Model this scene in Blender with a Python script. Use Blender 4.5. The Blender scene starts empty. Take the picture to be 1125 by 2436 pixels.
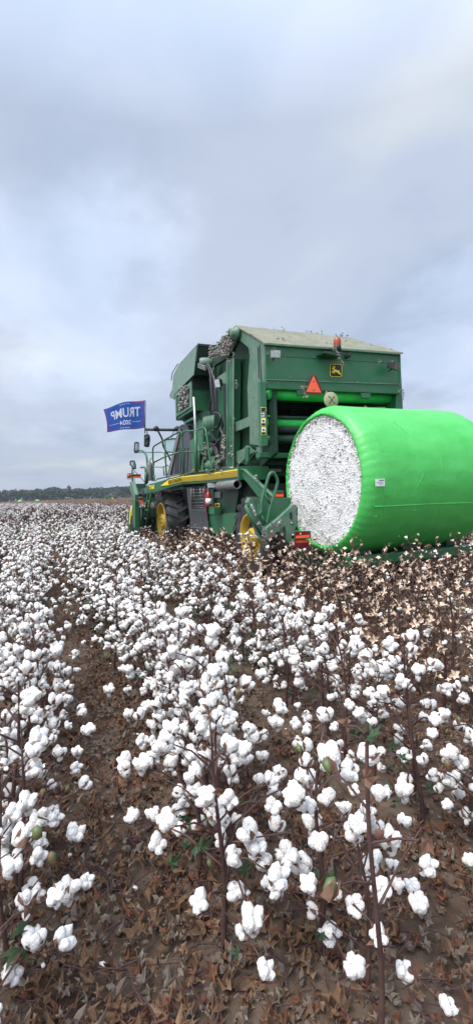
import bpy, math, random
import numpy as np
from mathutils import Vector, Matrix, noise
random.seed(7)
rng = np.random.default_rng(7)
S = bpy.context.scene
COL = S.collection
# ---------------------------------------------------------------- camera geometry
FPX, CX, CY = 1117.0, 562.5, 1218.0          # focal length in pixels of the 1125 x 2436 picture
CAM = Vector((0, 0, 1.65))
YAW, PITCH, ROLL = map(math.radians, (22.2, 2.4, 1.9))
FW = Vector((math.sin(YAW)*math.cos(PITCH), math.cos(YAW)*math.cos(PITCH), -math.sin(PITCH)))
RT0 = Vector((math.cos(YAW), -math.sin(YAW), 0)); UP0 = RT0.cross(FW)
RT = RT0*math.cos(ROLL) - UP0*math.sin(ROLL); UP = UP0*math.cos(ROLL) + RT0*math.sin(ROLL)
def ray(px, py): return FW + RT*((px-CX)/FPX) - UP*((py-CY)/FPX)
def onX(px, py, X):
    d = ray(px, py); return CAM + d*((X-CAM.x)/d.x)
def onY(px, py, Y):
    d = ray(px, py); return CAM + d*((Y-CAM.y)/d.y)
def proj(p):
    d = Vector(p)-CAM; w = d.dot(FW)
    return (CX+FPX*d.dot(RT)/w, CY-FPX*d.dot(UP)/w, w)
def zoom(ox, oy, s):                          # crop coordinates to picture coordinates
    return lambda x, y: (ox+x/s, oy+y/s)
Z1, Z2, Z3 = zoom(380,750,3.75), zoom(380,1020,3.75), zoom(220,930,4.5)
Z4, Z5, Z6 = zoom(600,750,2.96), zoom(550,1050,4.5), zoom(660,950,2.419)
ZH, ZM, ZW = zoom(300,1080,11.25), zoom(400,860,7.03), zoom(370,1100,8.654)
def PX(Z, pts, X): return [tuple(onX(*Z(*p), X)) for p in pts]
def PY(Z, pts, Y): return [tuple(onY(*Z(*p), Y)) for p in pts]

# ---------------------------------------------------------------- materials
def srgb(r, g, b):
    f = lambda c: (c/255/12.92) if c <= 10 else ((c/255+.055)/1.055)**2.4
    return (f(r), f(g), f(b), 1)
def mat(name, col, rough=.5, metal=0, spec=.5, noise_amt=0, nscale=8, col2=None, bump=0, bscale=40, coat=0, emit=None, alpha=None, trans=0, ndet=6, lo=.4, hi=.65):
    m = bpy.data.materials.new(name); m.use_nodes = True
    nt = m.node_tree; N = nt.nodes; L = nt.links; b = N['Principled BSDF']
    col = tuple(col[:3])+(1,)
    b.inputs['Base Color'].default_value = col
    b.inputs['Roughness'].default_value = rough; b.inputs['Metallic'].default_value = metal
    b.inputs['Specular IOR Level'].default_value = spec
    b.inputs['Coat Weight'].default_value = coat
    if trans: b.inputs['Transmission Weight'].default_value = trans
    if alpha is not None: b.inputs['Alpha'].default_value = alpha
    if col2 is not None or bump:
        tc = N.new('ShaderNodeTexCoord')
    if col2 is not None:
        n = N.new('ShaderNodeTexNoise'); n.inputs['Scale'].default_value = nscale; n.inputs['Detail'].default_value = ndet
        n.inputs['Roughness'].default_value = .65
        r = N.new('ShaderNodeMapRange'); r.inputs[1].default_value = lo; r.inputs[2].default_value = hi
        r.inputs[4].default_value = noise_amt if noise_amt else 1
        mx = N.new('ShaderNodeMix'); mx.data_type = 'RGBA'
        mx.inputs[6].default_value = col; mx.inputs[7].default_value = tuple(col2[:3])+(1,)
        L.new(tc.outputs['Object'], n.inputs['Vector']); L.new(n.outputs['Fac'], r.inputs[0]); L.new(r.outputs[0], mx.inputs[0])
        L.new(mx.outputs[2], b.inputs['Base Color'])
    if bump:
        n = N.new('ShaderNodeTexNoise'); n.inputs['Scale'].default_value = bscale; n.inputs['Detail'].default_value = 4
        bp = N.new('ShaderNodeBump'); bp.inputs['Strength'].default_value = bump; bp.inputs['Distance'].default_value = .02
        L.new(tc.outputs['Object'], n.inputs['Vector']); L.new(n.outputs['Fac'], bp.inputs['Height']); L.new(bp.outputs[0], b.inputs['Normal'])
    return m
M = {}
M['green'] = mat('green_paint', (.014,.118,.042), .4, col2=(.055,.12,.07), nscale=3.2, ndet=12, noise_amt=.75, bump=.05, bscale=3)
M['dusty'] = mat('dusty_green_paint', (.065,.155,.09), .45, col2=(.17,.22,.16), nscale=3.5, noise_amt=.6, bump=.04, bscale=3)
M['shadegreen'] = mat('shaded_green_paint', (.005,.036,.015), .5, col2=(.018,.045,.026), nscale=5, noise_amt=.6)  # the same green paint darkened, with the shade of inner parts in its colour
M['litgreen'] = mat('lit_dusty_green', (.12,.21,.15), .5, col2=(.20,.27,.21), nscale=2.5, noise_amt=.7, bump=.04, bscale=3)  # dusty green made paler: the duct's lit side is painted into the colour
M['roof'] = mat('dust_covered_roof', (.155,.165,.105), .8, col2=(.235,.22,.155), nscale=4, ndet=10, noise_amt=1, bump=.1, bscale=60)
M['yellow'] = mat('yellow_paint', (.86,.62,.03), .4, col2=(.7,.52,.06), nscale=6, noise_amt=.5)
M['yrim'] = mat('yellow_rim_paint', (.45,.29,.012), .5, col2=(.33,.23,.05), nscale=5, noise_amt=.8)
M['rubber'] = mat('black_rubber', (.02,.021,.023), .75, col2=(.075,.068,.06), nscale=7, noise_amt=.7, bump=.2, bscale=60)
M['black'] = mat('black_plastic', (.012,.013,.015), .5, col2=(.03,.03,.03), nscale=10)
M['greyblk'] = mat('charcoal_panel', (.045,.048,.055), .5, col2=(.08,.08,.08), nscale=6, noise_amt=.7)
M['dark'] = mat('shadowy_inner_metal', (.01,.02,.016), .7, col2=(.03,.03,.028), nscale=4)  # near-black metal; the shade inside and under the machine is painted in
M['steel'] = mat('dull_steel', (.25,.26,.26), .4, metal=.7, col2=(.15,.14,.12), nscale=12)
M['grey'] = mat('grey_cylinder_paint', (.17,.17,.16), .55, col2=(.10,.10,.09), nscale=9)
M['chrome'] = mat('lamp_glass', (.62,.64,.64), .25, col2=(.4,.4,.38), nscale=30)
M['red'] = mat('red_paint', (.28,.012,.018), .35)
M['dkred'] = mat('dark_red_reflector', (.13,.008,.012), .3)
M['orange'] = mat('orange_reflector', (.95,.12,.03), .45)
M['amber'] = mat('amber_lens', (.42,.07,.02), .35, col2=(.25,.05,.02), nscale=14)
M['white'] = mat('white_plastic', (.78,.78,.76), .5)
M['ink'] = mat('black_ink', (.01,.01,.01), .6)
M['greyink'] = mat('grey_ink', (.2,.2,.21), .7)
M['wrap'] = mat('green_plastic_wrap', (.058,.43,.075), .42, col2=(.078,.48,.10), nscale=2.5, noise_amt=1, bump=.22, bscale=11)
M['roller'] = mat('green_roller', (.03,.60,.10), .3, col2=(.03,.5,.10), nscale=6)
M['disc'] = mat('tan_cover_disc', (.36,.37,.22), .6, col2=(.25,.26,.15), nscale=20)
M['lint'] = mat('grey_caught_lint', (.36,.34,.31), .95, col2=(.16,.14,.12), nscale=16, bump=.8, bscale=60, lo=.35, hi=.7)
M['mirror'] = mat('mirror_glass', (.5,.55,.56), .08, metal=1)
M['glass'] = mat('tinted_glass', (.45,.8,.78), .05, alpha=.35)
M['blue'] = mat('blue_flag_cloth', (.028,.10,.40), .8, col2=(.022,.08,.34), nscale=4)
M['flagred'] = mat('red_flag_cloth', (.45,.03,.06), .8)
M['flagwhite'] = mat('white_flag_cloth', (.62,.66,.75), .8)
M['cotton'] = mat('white_cotton_lint', (.78,.745,.695), .95, spec=.03, bump=.6, bscale=110, col2=(.72,.67,.60), nscale=26, lo=.5, hi=.75)
_b = M['cotton'].node_tree.nodes['Principled BSDF']; _b.inputs['Subsurface Weight'].default_value = .5; _b.inputs['Subsurface Radius'].default_value = (1, .9, .8); _b.inputs['Subsurface Scale'].default_value = .012
M['cottonfar'] = mat('white_cotton_far', (.70,.665,.62), .95, spec=.1)
M['husk'] = mat('dry_brown_bract', (.115,.052,.032), .85, col2=(.21,.12,.075), nscale=25)
M['bur'] = mat('pale_empty_bur', (.68,.54,.41), .8, col2=(.40,.26,.18), nscale=12, lo=.42, hi=.6)
M['stem'] = mat('reddish_brown_stem', (.055,.022,.020), .8, col2=(.10,.055,.04), nscale=14)
M['leaf'] = mat('green_cotton_leaf', (.022,.052,.018), .7, col2=(.065,.085,.028), nscale=7, lo=.45, hi=.65)
M['gboll'] = mat('green_unopened_boll', (.10,.13,.045), .5, col2=(.20,.10,.05), nscale=18, lo=.5, hi=.62)
M['litter2'] = mat('old_grey_leaf', (.15,.115,.085), .95, col2=(.28,.23,.18), nscale=9)
M['litter3'] = mat('rusty_leaf', (.13,.05,.022), .9, col2=(.07,.035,.022), nscale=8)
M['clod'] = mat('soil_clod', (.10,.072,.055), .95, col2=(.20,.16,.125), nscale=30, bump=.6, bscale=80)
M['litter'] = mat('dead_leaf', (.105,.052,.024), .9, col2=(.25,.16,.095), nscale=6, lo=.4, hi=.6)

# ---------------------------------------------------------------- mesh builder
class MB:
    def __init__(s): s.v = []; s.f = []; s.m = []; s.sm = []
    def add(s, V, Fc, mi=0, smooth=False):
        o = len(s.v); s.v += [tuple(p) for p in V]; s.f += [tuple(i+o for i in f) for f in Fc]
        s.m += [mi]*len(Fc); s.sm += [smooth]*len(Fc); return s
    def box(s, x0, x1, y0, y1, z0, z1, mi=0):
        V = [(x, y, z) for x in (x0, x1) for y in (y0, y1) for z in (z0, z1)]
        return s.add(V, [(0,1,3,2),(4,6,7,5),(0,4,5,1),(2,3,7,6),(0,2,6,4),(1,5,7,3)], mi)
    def prism(s, poly, off, mi=0):
        n = len(poly); off = Vector(off); V = [Vector(p) for p in poly]; V2 = [p+off for p in V]
        return s.add(V+V2, [tuple(range(n))[::-1], tuple(range(n, 2*n))]+[(i, (i+1) % n, n+(i+1) % n, n+i) for i in range(n)], mi)
    def ring(s, c, u, v, r, n): return [c+u*(r*math.cos(2*math.pi*i/n))+v*(r*math.sin(2*math.pi*i/n)) for i in range(n)]
    def tube(s, pts, r, n=8, mi=0, caps=True):
        pts = [Vector(p) for p in pts]; rs = r if isinstance(r, (list, tuple)) else [r]*len(pts)
        V = []; Fc = []
        t0 = (pts[1]-pts[0]).normalized(); u = t0.orthogonal().normalized()
        for k, p in enumerate(pts):
            t = (pts[min(k+1, len(pts)-1)]-pts[max(k-1, 0)]).normalized()
            u = (u-t*u.dot(t)).normalized(); v = t.cross(u)
            V += s.ring(p, u, v, rs[k], n)
            if k:
                for i in range(n): Fc.append(((k-1)*n+i, (k-1)*n+(i+1) % n, k*n+(i+1) % n, k*n+i))
        if caps: Fc.append(tuple(range(n))[::-1]); Fc.append(tuple(range((len(pts)-1)*n, len(pts)*n)))
        return s.add(V, Fc, mi, True)
    def lathe(s, c, ax, prof, n=32, mi=0, closed=False):     # prof: (radius, along axis)
        c = Vector(c); ax = Vector(ax).normalized(); u = ax.orthogonal().normalized(); v = ax.cross(u); V = []; Fc = []
        for r, a in prof: V += s.ring(c+ax*a, u, v, max(r, 1e-4), n)
        K = len(prof)
        for k in range(1, K+(1 if closed else 0)):
            a, b = (k-1)*n, (k % K)*n
            for i in range(n): Fc.append((a+i, a+(i+1) % n, b+(i+1) % n, b+i))
        return s.add(V, Fc, mi, True)
    def build(s, name, mats, parent=None, bevel=0, origin=None):
        if not isinstance(mats, (list, tuple)): mats = [mats]
        o0 = Vector(origin) if origin is not None else (Vector(parent['_o']) if parent is not None else Vector((0,0,0)))
        me = bpy.data.meshes.new(name); me.from_pydata([(p[0]-o0.x, p[1]-o0.y, p[2]-o0.z) for p in s.v], [], s.f)
        for m in mats: me.materials.append(M[m] if isinstance(m, str) else m)
        me.polygons.foreach_set('material_index', s.m); me.polygons.foreach_set('use_smooth', s.sm)
        ob = bpy.data.objects.new(name, me); COL.objects.link(ob)
        if parent is not None: ob.parent = parent
        else: ob.location = o0
        ob['_o'] = tuple(o0)
        if bevel:
            b = ob.modifiers.new('bevel', 'BEVEL'); b.width = bevel; b.segments = 2; b.limit_method = 'ANGLE'; b.angle_limit = math.radians(40)
        return ob
def absorb(ob, mb, m):                                         # add a small pattern (bolts) to a part's own mesh
    o0 = Vector(ob['_o']); me = ob.data; k = len(me.materials); me.materials.append(M[m])
    V = [v.co[:] for v in me.vertices]; Fc = [tuple(p.vertices) for p in me.polygons]; mi = [p.material_index for p in me.polygons]; sm = [p.use_smooth for p in me.polygons]; n = len(V)
    V += [tuple(Vector(p)-o0) for p in mb.v]; Fc += [tuple(i+n for i in f) for f in mb.f]; mi += [k]*len(mb.f); sm += [False]*len(mb.f)
    nm = bpy.data.meshes.new(me.name)
    nm.from_pydata(V, [], Fc)
    for x in me.materials: nm.materials.append(x)
    nm.polygons.foreach_set('material_index', mi); nm.polygons.foreach_set('use_smooth', sm); ob.data = nm
def tag(o, label=None, cat=None, group=None, kind=None):
    if label: o['label'] = label
    if cat: o['category'] = cat
    if group: o['group'] = group
    if kind: o['kind'] = kind
    return o
def empty(name, loc):
    o = bpy.data.objects.new(name, None); COL.objects.link(o); o.location = loc; o['_o'] = tuple(loc); o.empty_display_size = .2
    return o
def smooth_path(pts, k=4, closed=False):                     # rounded corners for rails and hoses
    pts = [Vector(p) for p in pts]; out = [pts[0]]
    for i in range(1, len(pts)-1):
        a, b, c = pts[i-1], pts[i], pts[i+1]
        r = min((b-a).length, (c-b).length)*.35
        p0 = b+(a-b).normalized()*r; p1 = b+(c-b).normalized()*r
        for j in range(k+1):
            t = j/k; out.append(p0*(1-t)**2+b*2*t*(1-t)+p1*t*t)
    out.append(pts[-1]); return out
def spline(pts, k=6):
    pts = [Vector(p) for p in pts]; P = [pts[0]]+pts+[pts[-1]]; out = []
    for i in range(1, len(P)-2):
        for j in range(k):
            t = j/k; a, b, c, d = P[i-1:i+3]
            out.append(.5*((2*b)+(c-a)*t+(2*a-5*b+4*c-d)*t*t+(3*b-a-3*c+d)*t**3))
    out.append(pts[-1]); return out
def text_geo(txt, size, extrude=.002):
    cu = bpy.data.curves.new('lettering', 'FONT'); cu.body = txt; cu.size = size; cu.align_x = 'CENTER'; cu.align_y = 'CENTER'; cu.extrude = extrude
    cu.offset = size*.02; cu.resolution_u = 3
    ob = bpy.data.objects.new('lettering', cu); me = bpy.data.meshes.new_from_object(ob)
    V = [v.co.copy() for v in me.vertices]; Fc = [tuple(p.vertices) for p in me.polygons]
    bpy.data.objects.remove(ob); bpy.data.meshes.remove(me); return V, Fc
_ico = {}
def ico(sub):
    if sub in _ico: return _ico[sub]
    import bmesh
    bm = bmesh.new(); bmesh.ops.create_icosphere(bm, subdivisions=sub, radius=1)
    V = np.array([v.co[:] for v in bm.verts]); Fc = [tuple(v.index for v in f.verts) for f in bm.faces]; bm.free()
    _ico[sub] = (V, Fc); return _ico[sub]
def lumps(mb, c, r, n, size, sub=1, mi=0, sq=(1,1,1)):          # a ragged tuft of lint
    for _ in range(n):
        V, Fc = ico(sub); p = Vector(c)+Vector((random.gauss(0, r*sq[0]), random.gauss(0, r*sq[1]), random.gauss(0, r*sq[2])))
        s = size*random.uniform(.5, 1.2); W = []
        for v in V:
            q = Vector(v); k = 1+.6*noise.noise(q*2.2+p*9); W.append(p+Vector((q.x*s*k, q.y*s*k, q.z*s*k*.8)))
        mb.add(W, Fc, mi, True)
# ================================================================ THE PICKING MACHINE
XL, XR = 3.83, 6.93
pk = empty('cotton_picker', (5.38, 10.8, 0))
tag(pk, 'large dusty green self-propelled cotton picker with open rear chamber, side platform and railings', 'cotton picker')
def prismX(name, Z, pts, X, t, m, bevel=.006, parent=None):
    return MB().prism(PX(Z, pts, X), (t, 0, 0)).build(name, m, parent or pk, bevel)
def prismY(name, Z, pts, Y, t, m, bevel=.006, parent=None):
    return MB().prism(PY(Z, pts, Y), (0, t, 0)).build(name, m, parent or pk, bevel)
# --- rear chamber: side plates
sp = prismX('side_plate', Z1, [(690,92),(930,240),(938,590),(905,600),(908,1165),(800,1150),(800,990),(655,1045),(650,1125),(618,1135),(632,1010),(665,960),(790,905),(780,650),(802,360),(790,290),(745,250),(700,215),(640,205),(630,160)], XL, .06, 'dusty')
mb = MB()
for (a, b, c, d) in (((870,285),(880,285),(888,565),(880,565)), ((885,262),(893,262),(908,590),(900,590))): mb.prism(PX(Z1, [a,b,c,d], XL-.004), (.006,0,0))
mb.build('slot', 'ink', sp)
mb = MB()
for i in range(26):
    x, y = random.uniform(800, 925), random.uniform(220, 1100)
    if y < 250 and x > 900: continue
    p = onX(*Z1(x, y), XL); mb.lathe(p, (-1,0,0), [(.0,.0),(.014,.0),(.012,.008),(.0,.009)], 6)
for i in range(9):
    p = onX(*Z1(668, 260+i*80), 4.0); mb.lathe(p, (-1,0,0), [(.0,.0),(.016,.0),(.012,.01),(.0,.012)], 6)
absorb(sp, mb, 'steel')
# rear flange with warning stickers
fl = MB().prism(PY(Z1, [(893,590),(946,590),(966,1160),(905,1172)], 7.66), (0,.1,0)).build('corner_flange', 'green', pk, .006)
for (a0, a1, b0, b1, top, mid) in ((900,948,818,858,'yellow','ink'), (900,938,864,905,'white','ink'), (904,945,912,988,'yellow','white'), (906,946,992,1068,'yellow','white')):
    st = prismY('warning_sticker', Z1, [(a0,b0),(a1,b0+3),(a1,b1),(a0,b1)], 7.656, .003, top if top != 'white' else 'greyink', 0, fl)
    h = b1-b0
    prismY('sticker_face', Z1, [(a0+4,b0+h*.16),(a1-4,b0+h*.16),(a1-4,b1-h*.06),(a0+4,b1-h*.06)], 7.653, .003, mid if h < 45 and top == 'yellow' else 'white', 0, st)
    if not (h < 45 and top == 'yellow'):
        mbk = MB()
        if h > 50:
            mbk.prism(PY(Z1, [(a0+4,b1-h*.34),(a1-4,b1-h*.34),(a1-4,b1-h*.06),(a0+4,b1-h*.06)], 7.650), (0,.003,0))
            mbk.prism(PY(Z1, [(a0+8,b0+h*.34),(a0+20,b0+h*.26),(a1-8,b0+h*.4),(a1-14,b0+h*.52),(a0+18,b0+h*.56)], 7.650), (0,.003,0))
        else:
            mbk.prism(PY(Z1, [(a0+6,b0+16),(a0+18,b0+12),(a0+18,b0+30),(a0+6,b0+28)], 7.650), (0,.003,0)); mbk.prism(PY(Z1, [(a0+22,b0+18),(a1-8,b0+14),(a1-8,b0+28),(a0+22,b0+26)], 7.650), (0,.003,0))
        mbk.build('sticker_picture', 'ink', st)
# chamber walls
MB().prism([(4.0,7.80,2.35),(4.0,7.80,4.28),(4.0,9.05,4.98),(4.0,10.4,4.86),(4.0,10.4,2.1),(4.0,8.6,2.1)], (.06,0,0)).build('chamber_wall', 'shadegreen', pk, .006)
MB().prism([(XR,7.76,2.3),(XR,7.76,4.38),(XR,9.4,5.22),(XR,11.2,4.95),(XR,11.2,2.1),(XR,8.6,2.1)], (-.07,0,0)).build('side_plate', 'dusty', pk, .006)
# roof
rf = MB()
e0, e1 = Vector((XL-.03,7.72,4.33)), Vector((XR+.03,7.72,4.41)); s0, s1 = Vector((XL-.03,8.33,4.70)), Vector((XR+.03,8.50,4.79)); r0, r1 = Vector((XL-.03,9.02,5.075)), Vector((XR-.10,9.50,5.27)); b0, b1 = Vector((XL+.0,10.3,4.95)), Vector((XR+.03,11.0,5.0))
T = (0,0,-.035)
rf.prism([e0,e1,s1,s0], T); rf.prism([s0+Vector((0,.004,-.012)),s1+Vector((0,.004,-.012)),r1,r0], T); rf.prism([r0,r1,b1,b0], T)
rfo = rf.build('roof', 'roof', pk, .005)
mb = MB()
for i in range(90):
    u, v = random.random(), random.random(); a = e0.lerp(e1, u); b = r0.lerp(r1, u); p = a.lerp(b, v)+Vector((0,0,.012)); lumps(mb, p, .008, 1, random.choice((.008,.011,.018)))
for (u, v) in ((.35,.95),(.72,.98),(.15,.2),(.62,.97)):
    a = e0.lerp(e1, u); b = r0.lerp(r1, u); lumps(mb, a.lerp(b, v)+Vector((0,0,.02)), .05, 12, .018, sq=(2,1,.3))
lumps(mb, onY(*Z4(632,148), 9.35), .06, 20, .024, sq=(1.6,1,.5))
tag(mb.build('lint_scraps', 'lint', rfo), kind='stuff')
# rear hood panel
hood = prismY('rear_hood', Z4, [(88,198),(1038,273),(1036,486),(100,452)], 7.76, .05, 'green')
prismY('hood_lip', Z4, [(84,192),(1042,267),(1042,277),(84,206)], 7.70, .06, 'dusty', .004)
prismY('cross_beam', Z4, [(98,454),(1036,488),(1036,555),(100,516)], 7.70, .12, 'green', .01)
prismY('cross_beam', Z4, [(98,448),(1036,482),(1036,489),(98,456)], 7.68, .02, 'dusty', .002)
mb = MB()
mb.prism(PY(Z4, [(100,283),(1034,340),(1034,343),(100,286)], 7.757), (0,.004,0))
mb.build('seam', 'ink', hood)
mb = MB()
for x, y in [(98,232),(98,432),(270,287),(430,300),(600,312),(740,323),(890,330),(988,300),(110,475),(180,480),(270,440),(420,447),(580,458),(740,468),(888,478),(1010,520),(690,505),(460,497),(260,505),(770,530),(340,500),(465,240),(930,333),(515,470)]:
    mb.lathe(onY(*Z4(x, y), 7.76 if y < 450 else 7.70), (0,-1,0), [(0,0),(.016,0),(.012,.012),(0,.014)], 6)
absorb(hood, mb, 'steel')
prismY('corner_post', Z4, [(1035,273),(1040,273),(1060,680),(1010,690),(1010,556),(1034,556)], 7.74, .35, 'green')
# emblem
def yp(cx, cy, Z, Y, pts, sc): return PY(Z, [(cx+a*sc, cy+b*sc) for a, b in pts], Y)
def rrect(w, h, r, n=5):
    out = []
    for (sx, sy, a0) in ((1,1,0),(-1,1,90),(-1,-1,180),(1,-1,270)):
        for i in range(n+1):
            a = math.radians(a0+90*i/n); out.append((sx*(w-r)+r*math.cos(a), sy*(h-r)+r*math.sin(a)))
    return out
em = MB().prism(yp(588,388,Z4,7.752,rrect(44,47,17),1), (0,.01,0)).build('emblem', 'ink', hood)
def ringprism(mb, A, B, Y0, t):
    n = len(A); V = A+B; mb.add([Vector(p) for p in V]+[Vector(p)+Vector((0,t,0)) for p in V], [(i,(i+1)%n,n+(i+1)%n,n+i) for i in range(n)]+[(2*n+i,2*n+n+i,2*n+n+(i+1)%n,2*n+(i+1)%n) for i in range(n)]+[(i,2*n+i,2*n+(i+1)%n,(i+1)%n) for i in range(n)]+[(n+i,n+(i+1)%n,3*n+(i+1)%n,3*n+i) for i in range(n)])
mb = MB(); ringprism(mb, yp(588,388,Z4,7.746,rrect(42.5,45.5,16),1), yp(588,388,Z4,7.746,rrect(39.5,42.5,14),1), 7.746, .006)
mb.build('emblem_border', 'yellow', em)
# leaping deer: body, neck, head, antlers, fore legs tucked, hind legs stretched
deer = MB()
for q in ([(-16,0),(-10,-9),(0,-7),(8,0),(19,1),(22,6),(17,14),(8,13),(-4,12),(-13,11),(-18,6)],
          [(-17,4),(-19,-10),(-21,-17),(-14,-19),(-11,-10),(-8,-6),(-8,4)],
          [(-20,-11),(-28,-9),(-29,-13),(-22,-19),(-14,-19),(-13,-13)],
          [(-18,4),(-30,7),(-31,10),(-25,19),(-21,18),(-26,11),(-15,10)],
          [(-15,8),(-20,13),(-20,16),(-12,23),(-9,21),(-15,15),(-8,11)],
          [(14,6),(22,4),(30,19),(36,26),(34,28),(26,22),(14,14)],
          [(8,12),(16,11),(26,24),(34,31),(31,32),(22,26),(10,15)],
          [(19,2),(24,-4),(26,-2),(22,5)]):
    deer.prism(yp(588,388,Z4,7.745,q,.98), (0,.007,0))
for q in ([(-17,-18),(-24,-26),(-22,-32),(-20,-31),(-21,-26),(-15,-18)], [(-15,-18),(-16,-26),(-13,-34),(-11,-33),(-13,-26),(-12,-18)], [(-13,-18),(-8,-24),(-7,-32),(-5,-31),(-5,-23),(-11,-16)], [(-13,-25),(-6,-27),(-6,-25),(-13,-23)]):
    deer.prism(yp(588,388,Z4,7.744,q,.98), (0,.008,0))
deer.build('emblem_deer', 'yellow', em)
# slow vehicle triangle, on the beam
sm = prismY('warning_triangle', Z4, [(415,422),(448,422),(495,535),(480,560),(392,557),(374,532)], 7.66, .012, 'dkred', .003)
prismY('triangle_face', Z4, [(431,424),(484,544),(379,540)], 7.655, .006, 'orange', 0, sm)
mb = MB()
for q in ((430,462),(428,522)): mb.lathe(onY(*Z4(*q), 7.654), (0,-1,0), [(0,0),(.022,0),(.018,.008),(0,.01)], 8)
absorb(sm, mb, 'steel')
# round cover with a cross
c = onY(*Z4(549,600), 7.58)
d = MB().lathe(c, (0,-1,0), [(0,0),(.15,0),(.155,.01),(.155,.03),(.145,.04),(0,.042)], 28).build('round_cover', 'disc', pk)
mb = MB()
for a in (48, -48):
    u = Vector((math.cos(math.radians(a)),0,math.sin(math.radians(a)))); w = Vector((-u.z,0,u.x)); cc = c+Vector((0,-.044,0))
    mb.prism([cc-u*.1-w*.008, cc+u*.1-w*.008, cc+u*.1+w*.008, cc-u*.1+w*.008], (0,.004,0))
mb.build('painted_cross', 'dkred', d)
mb = MB(); mb.tube([onY(*Z4(515,540), 7.66), onY(*Z4(545,575), 7.60)], .03, 8); mb.build('cover_arm', 'grey', pk)
# beacon
c = onY(*Z4(598,236), 7.55)
bc = MB().lathe(c, (0,0,1), [(0,-.03),(.07,-.03),(.07,.05),(.062,.055)], 20).build('beacon', 'black', pk)
MB().lathe(c, (0,0,1), [(.064,.045),(.071,.08),(.071,.14),(.062,.18),(.04,.21),(0,.22)], 20).build('beacon_lens', 'amber', bc)
prismY('beacon_bracket', Z4, [(505,252),(648,262),(648,276),(580,282),(505,266)], 7.50, .25, 'shadegreen', .004)
prismY('camera_mount', Z4, [(680,262),(708,264),(700,285),(690,295),(680,285)], 7.60, .15, 'black', .01)
# work lamps at the hood corners
def work_lamp(c, w, h, dirv, up=(0,0,1), dep=.12, lens='chrome'):
    dirv = Vector(dirv).normalized(); r = dirv.cross(Vector(up)).normalized(); u = r.cross(dirv); c = Vector(c)
    P = lambda a, b, k: c+r*a+u*b+dirv*k
    mb = MB(); mb.add([P(sx*w*(.7 if k else 1), sy*h*(.7 if k else 1), -dep if k else 0) for k in (0, 1) for sx, sy in ((-1,-1),(1,-1),(1,1),(-1,1))], [(0,1,2,3),(7,6,5,4),(0,4,5,1),(1,5,6,2),(2,6,7,3),(3,7,4,0)])
    mb.tube([P(0,-h*.9,-dep*.5), P(0,-h*1.6,-dep*.9)], .015, 6)
    b = mb.build('work_lamp', 'black', pk, .008)
    mb = MB(); mb.prism([P(-w*.88,-h*.85,.004), P(w*.88,-h*.85,.004), P(w*.88,h*.85,.004), P(-w*.88,h*.85,.004)], dirv*.008); mb.build('lamp_glass', lens, b, .004)
    return b
work_lamp(onY(*Z4(163,273), 7.5), .105, .072, (-.15,-1,-.3), dep=.14)
work_lamp(onY(*Z4(1012,358), 7.5), .115, .08, (.5,-1,-.35), dep=.16, lens='grey')
# cavity, rollers
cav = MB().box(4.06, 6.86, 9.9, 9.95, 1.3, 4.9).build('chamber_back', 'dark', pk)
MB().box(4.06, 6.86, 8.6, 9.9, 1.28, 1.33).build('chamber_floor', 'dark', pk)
def roller(Z, a, b, Y, half, m, name='belt_roller', x0=XL+.12, x1=XR-.12):
    pa, pb = onY(*Z(*a), Y), onY(*Z(*b), Y)
    z0 = pa.z+(pb.z-pa.z)*(x0-pa.x)/(pb.x-pa.x); z1 = pa.z+(pb.z-pa.z)*(x1-pa.x)/(pb.x-pa.x)
    A, B = Vector((x0,Y,z0)), Vector((x1,Y,z1)); ax = B-A; Lr = ax.length
    ro = MB().lathe(A, ax, [(half*.3,-.06),(half*.3,0),(half,.0),(half,Lr),(half*.3,Lr),(half*.3,Lr+.06)], 24).build(name, m, pk)
    return ro
roller(Z4, (120,548), (975,585), 7.98, .125, 'roller')
roller(Z4, (120,592), (985,612), 8.05, .05, 'shadegreen')
roller(Z4, (120,752), (380,757), 8.15, .115, 'roller', x1=XR-.14)
roller(Z4, (115,805), (380,803), 8.15, .09, 'black')
roller(Z4, (190,845), (320,843), 8.4, .05, 'roller')
roller(Z4, (112,875), (320,873), 8.1, .09, 'shadegreen')
roller(Z4, (105,715), (380,722), 8.0, .03, 'shadegreen')
for q in (345, 800):
    prismY('beam_bracket', Z4, [(q-28,528),(q+28,530),(q+26,562),(q-22,566)] if q == 345 else [(768,548),(832,550),(826,584),(772,582)], 7.66, .06, 'green', .004)
mb = MB()
for k in range(5):
    x = 4.35+k*.55; mb.box(x, x+.05, 9.80, 9.9, 1.4, 4.6)
mb.box(4.06,6.86,9.78,9.9,3.55,3.66); mb.build('chamber_ribs', 'shadegreen', pk)
# under chamber beams and brackets
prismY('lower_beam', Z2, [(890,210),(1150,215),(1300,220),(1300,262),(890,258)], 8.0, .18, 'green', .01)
prismY('lower_beam', Z2, [(780,290),(1300,300),(1300,335),(780,318)], 8.5, .15, 'shadegreen', .01)
prismX('lower_bracket', Z2, [(668,208),(740,180),(770,150),(800,180),(850,200),(770,250),(720,310),(668,300)], 3.86, .08, 'dusty')
prismX('lower_bracket', Z2, [(860,165),(888,160),(892,255),(900,262),(868,282),(862,250)], 3.80, .06, 'dusty')
prismX('lower_bracket', Z2, [(757,165),(785,165),(788,300),(770,312),(762,300)], 3.82, .05, 'green')
prismX('lower_bracket', Z2, [(590,230),(660,230),(655,350),(590,350)], 3.9, .15, 'green')
mb = MB()
mb.tube(smooth_path(PX(Z2, [(795,280),(850,210),(870,200)], 3.78)), .012, 6); mb.tube(PX(Z2, [(555,350),(660,350)], 3.75), .03, 10); mb.tube(PX(Z2, [(715,300),(680,350)], 3.7), .02, 8)
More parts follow.
